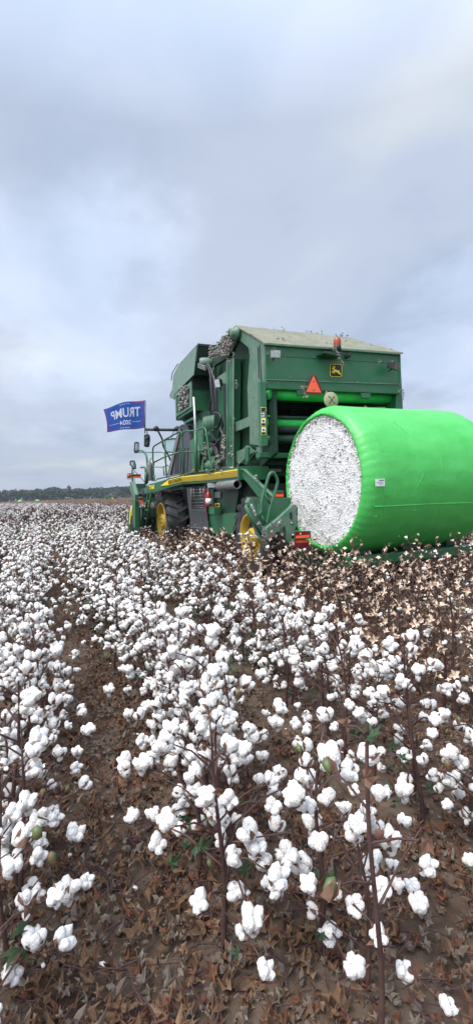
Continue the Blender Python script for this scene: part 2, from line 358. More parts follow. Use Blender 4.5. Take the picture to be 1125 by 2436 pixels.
mb.build('linkage_rods', 'steel', pk)
prismX('rear_strut', Z2, [(675,320),(720,300),(850,380),(800,420)], 4.3, .2, 'shadegreen')
# --- column between chamber and basket
post = prismX('mast_post', Z1, [(590,395),(663,380),(655,1440),(605,1470),(592,1125)], 3.80, .16, 'green', .01)
mb = MB()
mb.prism(PX(Z1, [(598,390),(607,390),(602,1440),(595,1400)], 3.785), (.015,0,0)); mb.prism(PX(Z1, [(648,380),(661,378),(655,1430),(648,1440)], 3.775), (.02,0,0)); mb.build('post_rib', 'dusty', post, .003)
prismX('gusset_plate', Z1, [(510,555),(590,500),(590,610),(530,605)], 3.82, .04, 'dusty')
prismX('gusset_plate', Z1, [(440,330),(560,230),(660,200),(690,225),(640,330),(600,380),(450,470)], 3.95, .1, 'shadegreen')
# hinge motor at the top
c = onX(*Z1(662,160), 3.72)
mb = MB().lathe(c, (1,0,0), [(0,-.06),(.09,-.06),(.09,.0),(.13,.0),(.13,.1),(.09,.1)], 18); mb.lathe(c+Vector((-.02,.12,.08)), (1,0,0), [(0,-.04),(.06,-.04),(.06,.1)], 12); mb.build('hinge_hub', 'dusty', pk)
# --- middle body
mid = MB().prism([(4.22,10.3,1.9),(4.22,10.3,4.85),(4.22,11.9,5.1),(4.22,12.6,5.1),(4.22,12.6,1.9)], (2.4,0,0)).build('body_shell', 'green', pk, .01)
prismX('opening_shade', Z1, [(512,545),(585,375),(585,490),(520,552)], 4.19, .02, 'dark', 0)  # dark sheets laid on the shell paint the shade within its openings
prismX('opening_shade', Z1, [(440,440),(500,430),(500,880),(440,870)], 4.19, .02, 'dark', 0)
prismX('opening_shade', Z2, [(345,128),(590,110),(590,355),(345,385)], 4.17, .02, 'dark', 0)
# --- basket (upper front duct)
AX = 3.70
ba = prismX('upper_duct', Z1, [(332,260),(170,440),(122,540),(112,660),(88,712),(92,738),(128,752),(130,705),(305,528)], AX, .035, 'litgreen', .008)
def acx(x, y): return onX(*Z1(x, y), AX)
top, botm = acx(332,260), acx(305,528)
mb = MB()
a = acx(170,440); b = acx(122,540); cc = acx(112,660); dd = acx(88,712)
for p, q in ((top,a),(a,b),(b,cc),(cc,dd)): mb.prism([p+Vector((0,0,0)), q, q+Vector((2.9,0,0)), p+Vector((2.9,0,0))], (0,-.02,-.02))
mb.build('duct_skin', 'litgreen', ba, .004)
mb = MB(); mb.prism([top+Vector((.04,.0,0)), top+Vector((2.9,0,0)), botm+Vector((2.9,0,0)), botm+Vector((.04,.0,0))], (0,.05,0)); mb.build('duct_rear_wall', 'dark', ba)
mb = MB(); m1 = botm.lerp(top, .45); mb.prism([m1+Vector((.0,-.02,0)), m1+Vector((.8,-.02,-.02)), botm+Vector((.8,-.02,0)), botm+Vector((.0,-.02,0))], (0,.02,0)); mb.build('duct_lower_wall', 'shadegreen', ba)
mb = MB(); mb.tube([top+Vector((.02,-.01,.01)), top+Vector((.8,-.01,.0))], .02, 6); mb.build('duct_edge', 'black', ba)
mb = MB()
for i in range(30):
    x = random.uniform(130, 320); y = random.uniform(300, 640)
    if y < 260+ (332-x)*1.15+15 or y > 705-(x-130)*1.0-15: continue
    mb.lathe(acx(x, y), (-1,0,0), [(0,0),(.013,0),(.01,.01),(0,.012)], 6)
mb.tube([acx(168,440)+Vector((-.01,.02,.03)), acx(118,520)+Vector((-.01,.03,.02)), acx(112,580)+Vector((-.02,.04,0))], .015, 6)
absorb(ba, mb, 'steel')
# lower box with screened door
lb = MB()
BX = 3.74
v = PX(Z1, [(283,585),(290,850),(145,940),(135,700)], BX)
lb.prism(v, (1.2,0,0)); lbo = lb.build('lower_duct', 'green', pk, .008)
Yb = v[0][1]
prismY('duct_rear_panel', Z1, [(285,540),(450,548),(446,668),(285,655)], Yb-.03, .03, 'shadegreen', .004, lbo)
prismY('duct_rear_panel', Z1, [(285,660),(446,672),(440,852),(288,850)], Yb-.035, .03, 'green', .004, lbo)
prismX('screen_frame', Z1, [(270,600),(282,600),(288,815),(150,905),(148,880),(262,812)], BX-.03, .03, 'dusty', .003, lbo)
prismX('screen_frame', Z1, [(135,700),(270,600),(272,640),(150,720),(152,905),(145,930)], BX-.03, .03, 'dusty', .003, lbo)
scr = prismX('lint_screen', Z1, [(180,665),(258,625),(258,815),(190,868)], BX-.02, .02, 'dark', 0, lbo)
mb = MB()
for i in range(8):
    x = 185+i*10; mb.tube(PX(Z1, [(x,665-(x-180)*.5),(x+2,862-(x-185)*.65)], BX-.025), .006, 4)
for i in range(11):
    y = 668+i*19; mb.tube(PX(Z1, [(182,y),(258,y-44)], BX-.028), .006, 4)
mb.build('screen_bars', 'greyblk', scr)
mb = MB()
for i in range(70):
    x = random.uniform(170, 258); y = random.uniform(640, 850)-(x-180)*.3; lumps(mb, onX(*Z1(x, y), BX-.04), .02, 2, .035, sq=(.4,1,1))
tag(mb.build('lint_scraps', 'lint', lbo), kind='stuff')
# gearbox with cylinders
c = onX(*Z1(392,430), 3.78)
mb = MB().lathe(c, (1,-.3,0), [(0,-.1),(.12,-.1),(.14,-.05),(.14,.12),(.1,.2)], 16)
mb.build('duct_gearbox', 'dusty', pk)
mb = MB()
for k in range(3): mb.tube([onX(*Z1(345,435+k*14), 3.70), onX(*Z1(410,460+k*14), 3.66)], .022, 8)
mb.build('duct_cylinders', 'grey', pk)
# funnel below
prismX('feed_chute', Z1, [(200,945),(300,890),(395,850),(440,852),(470,1125),(330,1100),(215,955)], 3.98, .5, 'shadegreen')
prismX('feed_chute', Z1, [(215,950),(300,905),(310,925),(225,968)], 3.80, .3, 'green')
prismX('feed_chute', Z1, [(330,900),(390,985),(395,1060),(330,1090),(300,1000)], 3.92, .1, 'green')
# corrugated guard
mb = MB(); g0 = PX(Z1, [(388,905),(488,885),(478,1030),(450,1035),(450,1055),(392,1075)], 3.55); mb.prism(g0, (.03,0,0)); gd = mb.build('ribbed_guard', 'green', pk, .004)
mb = MB()
for i in range(8):
    x = 392+i*12.5; mb.tube(PX(Z1, [(x,912-(x-388)*.2),(x+1,1062-(x-388)*.55)], 3.545), .018, 6)
mb.build('guard_ribs', 'dusty', gd)
# marker pole
mb = MB().tube(PX(Z1, [(303,730),(312,880),(320,1048)], 3.2), [.018,.024,.026], 8); mb.build('marker_pole', 'white', pk)
mb = MB().tube(PX(Z2, [(319,30),(324,200),(330,385)], 3.2), .04, 8); mb.build('pole_socket', 'green', pk)
# dark engine cover and green housing
prismX('engine_cover', Z2, [(188,-35),(165,0),(66,415),(210,415),(285,398),(268,90),(255,0),(250,-30)], 3.88, .5, 'greyblk')
mb = MB()
for x in (132, 150, 175, 205, 232): mb.prism(PX(Z2, [(x+14,170),(x+20,170),(x+12,405),(x+5,405)], 3.866), (.012,0,0))
mb.build('cover_grooves', 'black', pk)
prismX('cover_edge', Z2, [(165,0),(186,0),(92,415),(66,418)], 3.84, .05, 'grey')
prismX('green_housing', Z2, [(268,105),(300,85),(385,55),(390,380),(290,395)], 3.80, .3, 'green')
prismX('green_housing', Z2, [(400,240),(450,240),(480,300),(470,385),(415,390)], 3.9, .2, 'dusty')
prismX('brown_block', ZM, [(385,1826),(410,1805),(428,1812),(400,1838)], 3.4, .15, mat('orange_brick', (.42,.2,.12), .8), .003)
# hoses and machinery
hz = MB()
paths = [[(420,440),(450,520),(465,640),(478,870)], [(430,430),(470,520),(490,640),(492,880)], [(440,470),(488,560),(505,700),(510,880)], [(480,870),(530,880),(545,930),(520,1000),(490,1010)], [(490,1000),(540,1000),(565,1060),(575,1110)], [(500,880),(560,960),(530,1080)], [(470,1010),(480,1090),(520,1130)], [(450,560),(462,700),(440,850)]]
for p in paths: hz.tube(spline(PX(Z1, p, 3.86-random.random()*.12)), .028, 8)
for p in [[(410,160),(440,130),(490,150),(515,210),(525,280)], [(420,200),(455,150),(480,170),(505,230),(500,280)], [(535,0),(560,40),(570,110),(572,150)], [(530,100),(500,140),(440,150)], [(360,330),(375,230),(400,170)]]: hz.tube(spline(PX(Z2, p, 3.66)), .032, 8)
hz.build('hydraulic_hoses', 'black', pk)
mb = MB()
for (x, y, r) in ((420,215,.16),(415,250,.1),(445,330,.14)):
    c = onX(*Z2(x, y), 3.85); mb.lathe(c, (-1,0,0), [(0,.12),(r*.5,.12),(r*.6,.08),(r,.06),(r,-.1)], 18)
mb.build('pump_housings', 'dusty', pk)
c = onX(*Z2(450,380), 3.95)
mb = MB().lathe(c, (-1,0,0), [(.0,.02),(.1,.02),(.1,.06),(.22,.06),(.25,.0),(.25,-.05)], 24); mb.build('drive_pulley', 'green', pk)
work_lamp(onX(*Z1(515,608), 3.55), .07, .095, (-.8,-.6,-.25), dep=.14)
# caught lint (loose lumps hanging on the machine)
mb = MB()
def lin(Z, x, y, X, r, n, s, sq=(.5,1,1)): lumps(mb, onX(*Z(x, y), X), r, n, s, 1, 0, sq)
for x, y in [(460,330),(480,300),(510,285),(540,250),(560,230),(585,210),(600,190),(595,250),(575,300),(560,330),(610,270),(620,300),(530,330),(500,350),(590,340),(640,250),(600,230),(580,270),(550,300),(470,370),(455,350)]: lin(Z1, x, y, 3.72, .045, 22, .024)
for x, y in [(615,380),(618,420),(660,350),(680,590),(685,630),(662,930),(655,970),(630,1010),(235,560),(250,550),(270,575),(130,700),(140,690),(450,380),(480,470)]: lin(Z1, x, y, 3.74, .03, 7, .016, (.3,.7,1.2))
for x, y in [(435,375),(440,395),(85,440),(88,455),(195,425),(215,415),(180,430),(545,378)]: lin(Z2, x, y, 3.42, .035, 11, .02, (.5,1.2,.8))
for x, y in [(570,100),(572,130),(565,160),(515,250),(520,280),(510,320),(515,350),(505,375),(570,190),(565,240),(640,215),(412,160),(400,210),(405,240)]: lin(Z2, x, y, 3.6, .04, 12, .026, (.5,.7,1.2))
def liny(Z, x, y, Y, r, n, s, sq=(1,.5,1)): lumps(mb, onY(*Z(x, y), Y), r, n, s, 1, 0, sq)
for x, y in [(575,240),(590,250),(600,262),(608,280),(615,300),(622,320),(630,345)]: liny(Z4, x, y, 7.5, .022, 9, .015)
for x, y in [(355,505),(362,520),(370,545),(375,570),(380,580),(350,515)]: liny(Z4, x, y, 7.6, .022, 9, .017)
for x, y in [(985,340),(978,350),(1052,530),(1058,560),(1050,545),(1060,585),(895,330),(155,243),(120,268),(1030,540)]: liny(Z4, x, y, 7.55, .02, 8, .014)
for x, y in [(345,930),(350,960),(340,985),(345,1010),(520,875),(300,885),(290,880)]: liny(Z5, x, y, 6.15, .018, 9, .013)
for x, y in [(265,370),(258,385),(255,380)]: liny(Z5, x, y, 7.5, .02, 3, .03)
lnt = mb.build('caught_lint', 'lint', pk)
tag(lnt, kind='stuff')
# --- platform with yellow striped edge
EDGE = [(3.52,8.35,2.07),(3.50,9.2,2.08),(3.46,10.2,2.09),(3.40,10.9,2.07),(3.24,11.6,2.03),(3.05,12.2,1.97),(2.90,12.7,1.93),(2.82,13.3,1.90)]
pe = [onX(570,1117.5,3.5), onX(500,1128,3.48), onX(435,1135,3.44), onX(405,1142.5,3.2), onX(385,1149,3.0), onX(370,1153,2.86), onX(358,1156,2.78)]
EDGE = [tuple(p) for p in pe]
Ey = [p[1] for p in EDGE]
mb = MB()
n = len(EDGE); V = [Vector(p) for p in EDGE]+[Vector((4.4, p[1], p[2])) for p in EDGE]
for i in range(n-1): mb.prism([V[i]+Vector((.03,0,.01)), V[i+1]+Vector((.03,0,.01)), V[n+i+1]+Vector((0,0,.01)), V[n+i]+Vector((0,0,.01))], (0,0,-.06))
plat = mb.build('platform', 'roof', pk)
def fascia(name, m, h0, h1, i0, i1, out, taper=False):
    mb = MB(); E = [Vector(p) for p in EDGE]
    V = []
    for i in range(i0, i1+1):
        k = (i-i0)/(i1-i0); hh0, hh1 = h0, h1
        if taper and i == i1: hh0 = hh1 = (h0+h1)/2-.02; 
        for z in (hh0, hh1):
            for o in (out, out+.02): V.append(E[i]+Vector((-o, 0, z)))
    for i in range(i1-i0):
        a = i*4; mb.add(V[a:a+8], [(0,4,6,2),(1,3,7,5),(0,1,5,4),(2,6,7,3)])
    mb.add(V[:4], [(0,2,3,1)]); mb.add(V[-4:], [(0,1,3,2)])
    return mb.build(name, m, plat)
fascia('edge_band', 'green', -.19, .05, 0, n-1, 0)
fascia('yellow_stripe', 'yellow', -.13, .015, 0, n-3, .022, True)
for k in range(4): fascia('stripe_line', mat('faded_yellow', (.42,.30,.02), .6), -.105+k*.03, -.100+k*.03, 0, n-4, .043)
MB().prism([Vector(EDGE[0])+Vector((-.05,-.05,-.2)), Vector(EDGE[0])+Vector((-.05,-.05,.06)), Vector(EDGE[0])+Vector((.6,-.05,.06)), Vector(EDGE[0])+Vector((.6,-.05,-.2))], (0,.05,0)).build('platform_end', 'green', plat, .005)
def side_text(txt, size, c, m, parent, fwd, yscale=1):
    V, Fc = text_geo(txt, size); fwd = Vector(fwd).normalized(); mb = MB()      # reads left to right for a viewer on the -X side: text runs towards -Y
    upv = Vector((0,0,1)); nrm = (-fwd).cross(upv)
    mb.add([Vector(c)-fwd*v.x+upv*v.y*yscale+Vector((-1,0,0))*(v.z+.004) for v in V], Fc); return mb.build('lettering', m, parent)
c = (Vector(EDGE[2])*.35+Vector(EDGE[3])*.65)+Vector((-.045,0,-.055)); side_text('JOHN DEERE', .13, c, 'ink', plat, Vector(EDGE[3])-Vector(EDGE[2]))
c = (Vector(EDGE[-2])*.5+Vector(EDGE[-1])*.5)+Vector((-.03,0,-.06)); side_text('7760', .16, c, 'yellow', plat, Vector(EDGE[-1])-Vector(EDGE[-2]))
# --- railings
def rail(Z, pts, X, r=.022, name='railing', m='green', sm=True):
    P = PX(Z, pts, X) if not isinstance(X, (list, tuple)) else [tuple(onX(*Z(*p), xx)) for p, xx in zip(pts, X)]
    return MB().tube(smooth_path(P) if sm else P, r, 8).build(name, m, pk)
rail(Z2, [(212,408),(205,200),(200,70),(210,30),(240,20),(320,18),(395,-12),(412,10),(430,130),(452,300),(468,380)], 3.42)
rail(Z2, [(215,205),(330,203),(385,190),(432,178)], 3.42)
rail(Z2, [(215,412),(290,385),(440,376),(480,365)], 3.42)
rail(Z3, [(650,960),(660,950),(650,760),(645,600),(770,525),(940,430),(955,450),(960,600),(975,890)], [2.95,2.95,2.95,2.95,3.1,3.4,3.42,3.42,3.42])
rail(Z3, [(655,768),(775,705),(950,650)], [2.95,3.1,3.42])
rail(Z3, [(690,945),(790,920),(960,888)], [2.95,3.1,3.42], .018)
rail(Z3, [(775,520),(782,700),(795,930)], 3.12)
rail(Z3, [(470,660),(600,660),(740,655),(775,670),(780,780),(830,815)], 3.3, .016)
rail(Z3, [(665,815),(760,815),(790,800)], 3.5, .014)
rail(Z3, [(760,820),(770,905)], 3.5, .02)
rail(Z3, [(590,985),(590,800),(580,690),(545,645),(510,635),(465,660)], 2.95, .03)
rail(Z3, [(665,900),(668,960),(678,960)], 2.9, .02)
rail(Z3, [(520,818),(570,818),(575,1000)], 2.9, .03)
rail(Z3, [(575,870),(575,1000)], 2.85, .045)
rail(Z2, [(350,140),(355,380)], 3.6, .03, m='green')
# cab with glass, roof bar
cab = MB().box(4.6, 6.3, 14.3, 16.1, 2.1, 2.5).build('cab', 'green', pk, .02)
MB().box(4.5, 6.4, 14.2, 16.3, 3.85, 4.05).build('cab_roof', 'green', cab, .03)
MB().box(4.64, 6.26, 14.34, 16.06, 2.5, 3.85).build('cab_window', 'glass', cab)
mb = MB()
for x in (4.6, 6.24):
    for y in (14.3, 16.04): mb.box(x, x+.06, y, y+.06, 2.5, 3.85)
mb.build('cab_pillar', 'black', cab)
dr = prismY('cab_door', Z3, [(780,522),(905,512),(862,652),(800,652)], 15.4, .012, 'glass', 0)
mb = MB(); mb.tube(PY(Z3, [(770,520),(920,508)], 15.4), .022, 6); mb.tube(PY(Z3, [(800,657),(880,655)], 15.4), .018, 6); lumps(mb, PY(Z3, [(825,650)], 15.4)[0], .01, 2, .03); mb.build('door_frame', 'black', dr)
MB().tube(PY(Z3, [(565,412),(700,415),(920,418)], 15.9), .05, 8).build('roof_bar', 'greyblk', pk)
for x in (682, 905):
    mb = MB().lathe(PY(Z3, [(x,405)], 15.85)[0], (0,-1,0), [(0,-.05),(.09,-.05),(.09,.05),(0,.06)], 12); mb.build('bar_lamp', 'black', pk)
mb = MB()
mb.tube(spline(PY(Z3, [(702,428),(725,470),(748,520),(760,590),(790,650),(820,700),(835,745)], 15.2)), .03, 6); mb.tube(spline(PY(Z3, [(878,430),(855,465),(848,510)], 15.2)), .012, 6)
mb.tube(PX(Z3, [(440,845),(485,890)], 2.6), .012, 5); mb.tube(PX(Z3, [(522,930),(560,975)], 2.6), .012, 5); mb.tube(PX(Z3, [(445,870),(452,990)], 2.6), .01, 5)
mb.build('cable', 'black', pk)
# mirrors
def mirror(pts, Y, m_in=.78, glass='mirror', cut=None):
    P = PY(Z3, pts, Y); b = MB().prism(P, (0,.12,0)).build('side_mirror', 'black', pk, .015)
    c = sum((Vector(p) for p in P), Vector())/len(P); Q = [c+(Vector(p)-c)*m_in+Vector((0,-.006,0)) for p in P]
    MB().prism(Q, (0,.004,0)).build('mirror_glass', glass, b); return b
mirror([(560,465),(600,460),(618,478),(622,520),(612,600),(575,598),(558,585)], 15.6)
mirror([(455,545),(495,545),(503,560),(502,620),(495,645),(460,662),(450,640)], 14.2, .72)
mirror([(408,745),(455,742),(470,790),(472,835),(440,840),(425,800),(405,795)], 14.0, .7)
MB().tube(PY(Z3, [(590,460),(580,420)], 15.6), .015, 6).build('mirror_arm', 'black', pk)
# fascia bottle (grey extinguisher like tank) on the walkway
c = onX(*Z3(620,960), 2.98)
tk = MB().lathe(c, (0,0,1), [(0,0),(.085,0),(.09,.02),(.09,.44),(.07,.52),(.03,.56),(.03,.6),(0,.6)], 16).build('grey_tank', 'grey', pk)
MB().tube(spline([c+Vector((0,0,.6)), c+Vector((.05,-.1,.66)), c+Vector((.08,-.2,.58)), c+Vector((.09,-.22,.45))]), .012, 6).build('tank_hose', 'black', tk)
# --- underside
prismX('lower_body_panel', Z2, [(395,480),(700,440),(700,580),(640,940),(440,940)], 3.62, .5, 'shadegreen')
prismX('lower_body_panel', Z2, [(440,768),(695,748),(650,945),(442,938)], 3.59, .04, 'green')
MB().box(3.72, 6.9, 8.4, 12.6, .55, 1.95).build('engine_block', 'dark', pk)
MB().box(3.75, 7.0, 8.4, 13.6, 1.80, 2.02).build('chassis_beam', 'shadegreen', pk)
gr = MB()
G = lambda pts, X=3.50: PX(Z2, pts, X)
gr.prism(G([(237,525),(275,520),(290,712),(262,735)]), (.04,0,0)); gr.prism(G([(395,510),(405,510),(412,740),(392,712)]), (.04,0,0)); gr.prism(G([(262,735),(290,712),(392,712),(412,740)]), (.04,0,0))
for i in range(10):
    x = 262+i*15.5; gr.prism(G([(x,735),(x+8,735),(x+20,832),(x+12,835)]), (.04,0,0))
gr.prism(G([(268,830),(425,830),(436,950),(275,912)]), (.04,0,0))
gro = gr.build('grille_door', 'greyblk', pk, .004)
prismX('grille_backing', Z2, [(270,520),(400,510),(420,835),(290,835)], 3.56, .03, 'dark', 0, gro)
mb = MB()
for y in (545, 572, 600, 630, 660, 690, 706): mb.tube(G([(278,y),(392,y-4)], 3.49), .008, 5)
for x in (282, 302, 362, 390): mb.tube(G([(x,525),(x+4,708)], 3.485), .008, 5)
mb.build('grille_bars', 'steel', gro)
mb = MB().prism(G([(270,872),(430,892),(432,900),(272,880)], 3.485), (.02,0,0)); mb.build('grille_ridge', 'grey', gro)
# cylinder (grey) hanging below the platform, lamp
pa, pb = onX(*Z2(528,512), 3.48), onX(*Z2(690,498), 3.45)
MB().lathe(pa, pb-pa, [(0,-.02),(.08,0),(.095,.03),(.095,(pb-pa).length),(.07,(pb-pa).length+.01),(.07,(pb-pa).length-.1)], 20).build('silencer', 'grey', pk)
work_lamp(onX(*Z2(462,505), 3.45), .10, .055, (-.35,-1,-.15), dep=.1)
prismX('data_plate', Z2, [(485,565),(540,562),(540,615),(487,620)], 3.585, .01, 'steel', 0)
st = prismX('warning_sticker', Z2, [(487,668),(532,664),(532,697),(489,700)], 3.585, .008, 'yellow', 0)
prismX('sticker_face', Z2, [(492,674),(528,670),(528,692),(492,695)], 3.582, .004, 'ink', 0, st)
prismX('bracket_shelf', Z2, [(402,548),(478,540),(482,765),(415,765),(412,560)], 3.56, .06, 'shadegreen')
prismX('bracket_shelf', Z2, [(440,700),(485,698),(487,764),(442,766)], 3.40, .15, 'green')
# diagonal brace to the bale handler
prismX('diagonal_brace', Z2, [(714,360),(745,362),(1000,600),(880,612),(722,412)], 3.52, .08, 'green')
prismX('diagonal_brace', Z2, [(716,357),(748,360),(1003,598),(996,606),(742,368)], 3.48, .04, 'dusty')
# --- wheels
def wheel(x0, x1, cy, cz, R, rr, outer=-1, lugs=20, name='wheel'):
    w = empty(name, (x0, cy, cz)); w.parent = pk; w.location = Vector((x0, cy, cz))-Vector(pk['_o'])
    W = x1-x0; c = Vector((x0, cy, cz)); sh = .82*R
    t = MB().lathe(c, (1,0,0), [(rr,.06*W),(rr+.25*(R-rr),-.0),(sh,.0),(R*.93,.06*W),(R*.95,.2*W),(R*.955,.5*W),(R*.95,.8*W),(R*.93,.94*W),(sh,W),(rr+.25*(R-rr),W),(rr,.94*W)], 48)
    for i in range(lugs):
        for side in (0, 1):
            a0 = 2*math.pi*(i+.5*side)/lugs
            xs = [(.0,.0),(.5,.16)]; V = []
            for (u, da) in xs:
                xx = u*W if side == 0 else (1-u)*W
                for rad in ((R*.90 if u == 0 else R*.95), R):
                    for e in (-.035, .035):
                        a = a0+da+e*(1 if u else 1.2); V.append(c+Vector((xx, rad*math.sin(-a), rad*math.cos(a))))
            t.add(V, [(0,1,3,2),(4,6,7,5),(0,4,5,1),(2,3,7,6),(0,2,6,4),(1,5,7,3)])
            # shoulder end of the lug
            xx = 0 if side == 0 else W; V = []
            for rad in (sh, R):
                for e in (-.04,.04):
                    for o in (0, -.02 if side == 0 else .02): a = a0+e; V.append(c+Vector((xx+o+(.03 if side==0 else -.03)*(rad==R)*0, rad*math.sin(-a), rad*math.cos(a))))
            t.add(V, [(0,1,3,2),(4,6,7,5),(0,4,5,1),(2,3,7,6),(0,2,6,4),(1,5,7,3)])
    t.build('tyre', 'rubber', w)
    d = W*.42 if outer < 0 else W*.58
    k = 1 if outer < 0 else -1
    o = 0 if outer < 0 else W
    t2 = MB().lathe(c, (1,0,0), [(rr+.02,o+k*.03),(rr+.015,o+k*.0),(rr-.015,o+k*.01),(rr-.04,o+k*.08),(rr-.07,o+k*.10),(rr-.08,o+k*.2),(rr*.62,o+k*.26),(rr*.56,o+k*.20),(rr*.40,o+k*.19),(0,o+k*.19)], 40)
    t2.lathe(c, (1,0,0), [(rr*.42,o+k*.2),(rr*.42,o+k*.05),(rr*.36,o+k*.02),(0,o+k*.02)], 20)
    for i in range(8):
        a = 2*math.pi*i/8; t2.lathe(c+Vector((o+k*.02, rr*.28*math.cos(a), rr*.28*math.sin(a))), (-k,0,0), [(0,.03),(.02,.03),(.025,0)], 6)
    t2.build('rim', 'yrim', w); return w
wheel(3.10, 3.66, 13.42, .88, .93, .52)
wheel(7.10, 7.66, 13.42, .88, .93, .52, outer=1)
wheel(3.58, 4.05, 8.18, .78, .79, .44, lugs=18)
wheel(6.71, 7.18, 8.18, .78, .79, .44, outer=1, lugs=18)
MB().tube([(3.7,13.42,.88),(7.0,13.42,.88)], .16, 12).build('axle', 'shadegreen', pk); MB().tube([(3.9,8.18,.78),(6.8,8.18,.78)], .1, 12).build('axle', 'shadegreen', pk)
# --- ladder
mb = MB()
L1 = [onX(*ZH(700,890), 2.82), onX(*ZH(520,2130), 2.82)]; L2 = [onX(*ZH(632,850), 2.82), onX(*ZH(435,2130), 2.82)]
mb.tube(L1, .035, 6); mb.tube(L2, .035, 6); ld = mb.build('ladder', 'green', pk)
for k in range(5):
    t = .11+k*.185; a = L1[0].lerp(L1[1], t); b = L2[0].lerp(L2[1], t); MB().tube([a, b], .03, 6).build('rung', 'dusty', ld)
# --- picking header
HY = 14.35
hd = prismY('header', ZH, [(205,800),(525,790),(530,905),(205,925)], HY, .25, 'green')
prismY('header_beam', ZH, [(240,1170),(830,1160),(830,1285),(245,1295)], HY-.05, .3, 'green', .01, hd)
prismX('header_side', ZH, [(105,740),(160,760),(245,1090),(240,1290),(180,1150),(110,960)], 2.36, .1, 'dusty', .006, hd)
prismX('header_side', ZH, [(170,1180),(245,1290),(250,1985),(190,1970),(178,1500)], 2.38, .12, 'green', .006, hd)
prismX('header_side', ZH, [(115,1650),(180,1650),(190,1960),(110,1900)], 2.40, .1, 'black', .006, hd)
prismY('yellow_shield', ZH, [(168,1370),(172,1640),(140,1650),(112,1890),(98,1880),(118,1560),(148,1450)], HY-.1, .1, 'yellow', .01, hd)
prismY('front_post', ZH, [(265,930),(315,930),(318,1170),(268,1170)], HY, .1, 'black', .01, hd)
for x0, y0, x1, y1, sh in ((190,545,400,640,0), (265,1190,465,1285,0)):
    rp = prismY('reflector_panel', ZH, [(x0,y0),(x1,y0-4),(x1,y1),(x0,y1)], HY-.1-.0, .02, 'dkred', 0, hd)
    prismY('reflector_stripe', ZH, [(x0+12,y0+(y1-y0)*.5),(x1-8,y0+(y1-y0)*.47),(x1-8,y1-4),(x0+12,y1-2)], HY-.106, .005, 'orange', 0, rp)
mp = MB().tube(PY(ZH, [(165,330),(168,560),(180,780),(190,900)], HY-.05), .025, 8).build('lamp_post', 'green', hd)
mb = MB(); q = PY(ZH, [(38,520),(155,520),(155,670),(38,670)], HY-.02)
for i in range(4): mb.tube([q[i], q[(i+1) % 4]], .01, 5)
mb.build('lamp_cage', 'grey', mp)
MB().lathe(PY(ZH, [(92,588)], HY-.02)[0], (0,-1,0), [(0,-.03),(.07,-.03),(.07,.01),(.045,.03),(0,.035)], 16).build('amber_lamp', 'amber', mp)
for i in range(6):
    xc = 5.38+(i-2.5)*.965
    u = MB()
    u.box(xc-.30, xc-.06, HY+.05, HY+1.3, .32, 1.28); u.box(xc+.06, xc+.30, HY+.05, HY+1.3, .32, 1.28)
    for dx in (-.26,-.1,.1,.26): u.tube([(xc+dx, HY-.0, .35), (xc+dx*.9, HY-.03, 1.3)], .025, 6)
    for z in (.55, .95): u.box(xc-.28, xc+.28, HY-.02, HY+.03, z, z+.03)
    uo = u.build('row_unit', 'shadegreen', hd)
    xc += .14 if i == 0 else 0
    V = [(xc-.42,HY+1.3,.3),(xc-.42,HY+1.3,1.15),(xc-.36,HY+2.5,.22),(xc-.54,HY+1.3,.3),(xc-.54,HY+1.3,1.15),(xc-.48,HY+2.5,.22)]
    MB().add(V, [(0,1,2),(3,5,4),(0,3,4,1),(1,4,5,2),(2,5,3,0)]).build('crop_divider', 'green', hd)
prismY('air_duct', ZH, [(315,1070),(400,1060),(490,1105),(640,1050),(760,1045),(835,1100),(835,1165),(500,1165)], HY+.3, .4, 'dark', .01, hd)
mb = MB()
for k in range(10):
    x = random.uniform(480, 760); mb.tube(spline(PY(ZH, [(x,1165),(x+random.uniform(-60,60),1090),(x+random.uniform(-100,100),1060),(x+random.uniform(-120,120),1150)], HY-.02)), .014, 5)
mb.build('header_hoses', 'black', hd)
prismX('header_arm', ZH, [(500,920),(610,900),(650,1050),(620,1170),(500,1060)], 3.0, .1, 'green', .01)
MB().box(3.0, 7.7, 13.9, 14.35, 1.0, 1.25).build('header_frame', 'shadegreen', hd)
MB().box(3.3, 7.4, 14.1, 14.3, .35, 1.9).build('header_back', 'dark', hd)

# --- rear bale handler
HX = 3.62
h = prismY('bale_handler', Z5, [(205,602),(640,602),(640,960),(440,1000),(375,1090),(340,1060),(330,960)], 6.95, .12, 'green', .01)
# slanted left cheek with stickers
ck = MB().prism(PY(Z5, [(205,600),(225,602),(392,1095),(378,1112),(345,1108),(312,1055),(180,655)], 6.80), (0,.14,0)).build('cheek_plate', 'dusty', pk, .006)
prismY('cheek_strip', Z5, [(180,655),(205,600),(228,604),(360,960),(330,1010)], 6.785, .02, 'dusty', .003)
for p in ([(207,668),(222,672),(238,715),(228,722),(212,705)], [(232,722),(250,730),(270,785),(260,800),(238,760)]):
    s = prismY('warning_sticker', Z5, p, 6.778, .006, 'white', 0); 
    cc = (sum(a for a, b in p)/5, sum(b for a, b in p)/5); prismY('sticker_picture', Z5, [(cc[0]+(a-cc[0])*.5, cc[1]+4+(b-cc[1])*.4) for a, b in p], 6.774, .004, 'ink', 0, s)
MB().tube(PY(Z5, [(152,688),(210,830),(330,1008)], 6.65), .028, 8).build('handler_rail', 'green', pk)
MB().tube(PY(Z5, [(150,690),(190,690)], 6.7), .02, 8).build('handler_rail', 'green', pk)
MB().tube(smooth_path(PY(Z5, [(300,800),(325,740),(322,650),(350,540),(405,360),(425,335),(455,335),(490,400),(495,440),(465,560),(415,700),(388,850),(375,915)], 6.55), 5), .026, 8).build('grab_rail', 'green', pk)
MB().tube(PY(Z5, [(352,562),(415,668)], 6.55), .02, 8).build('grab_rail', 'green', pk)
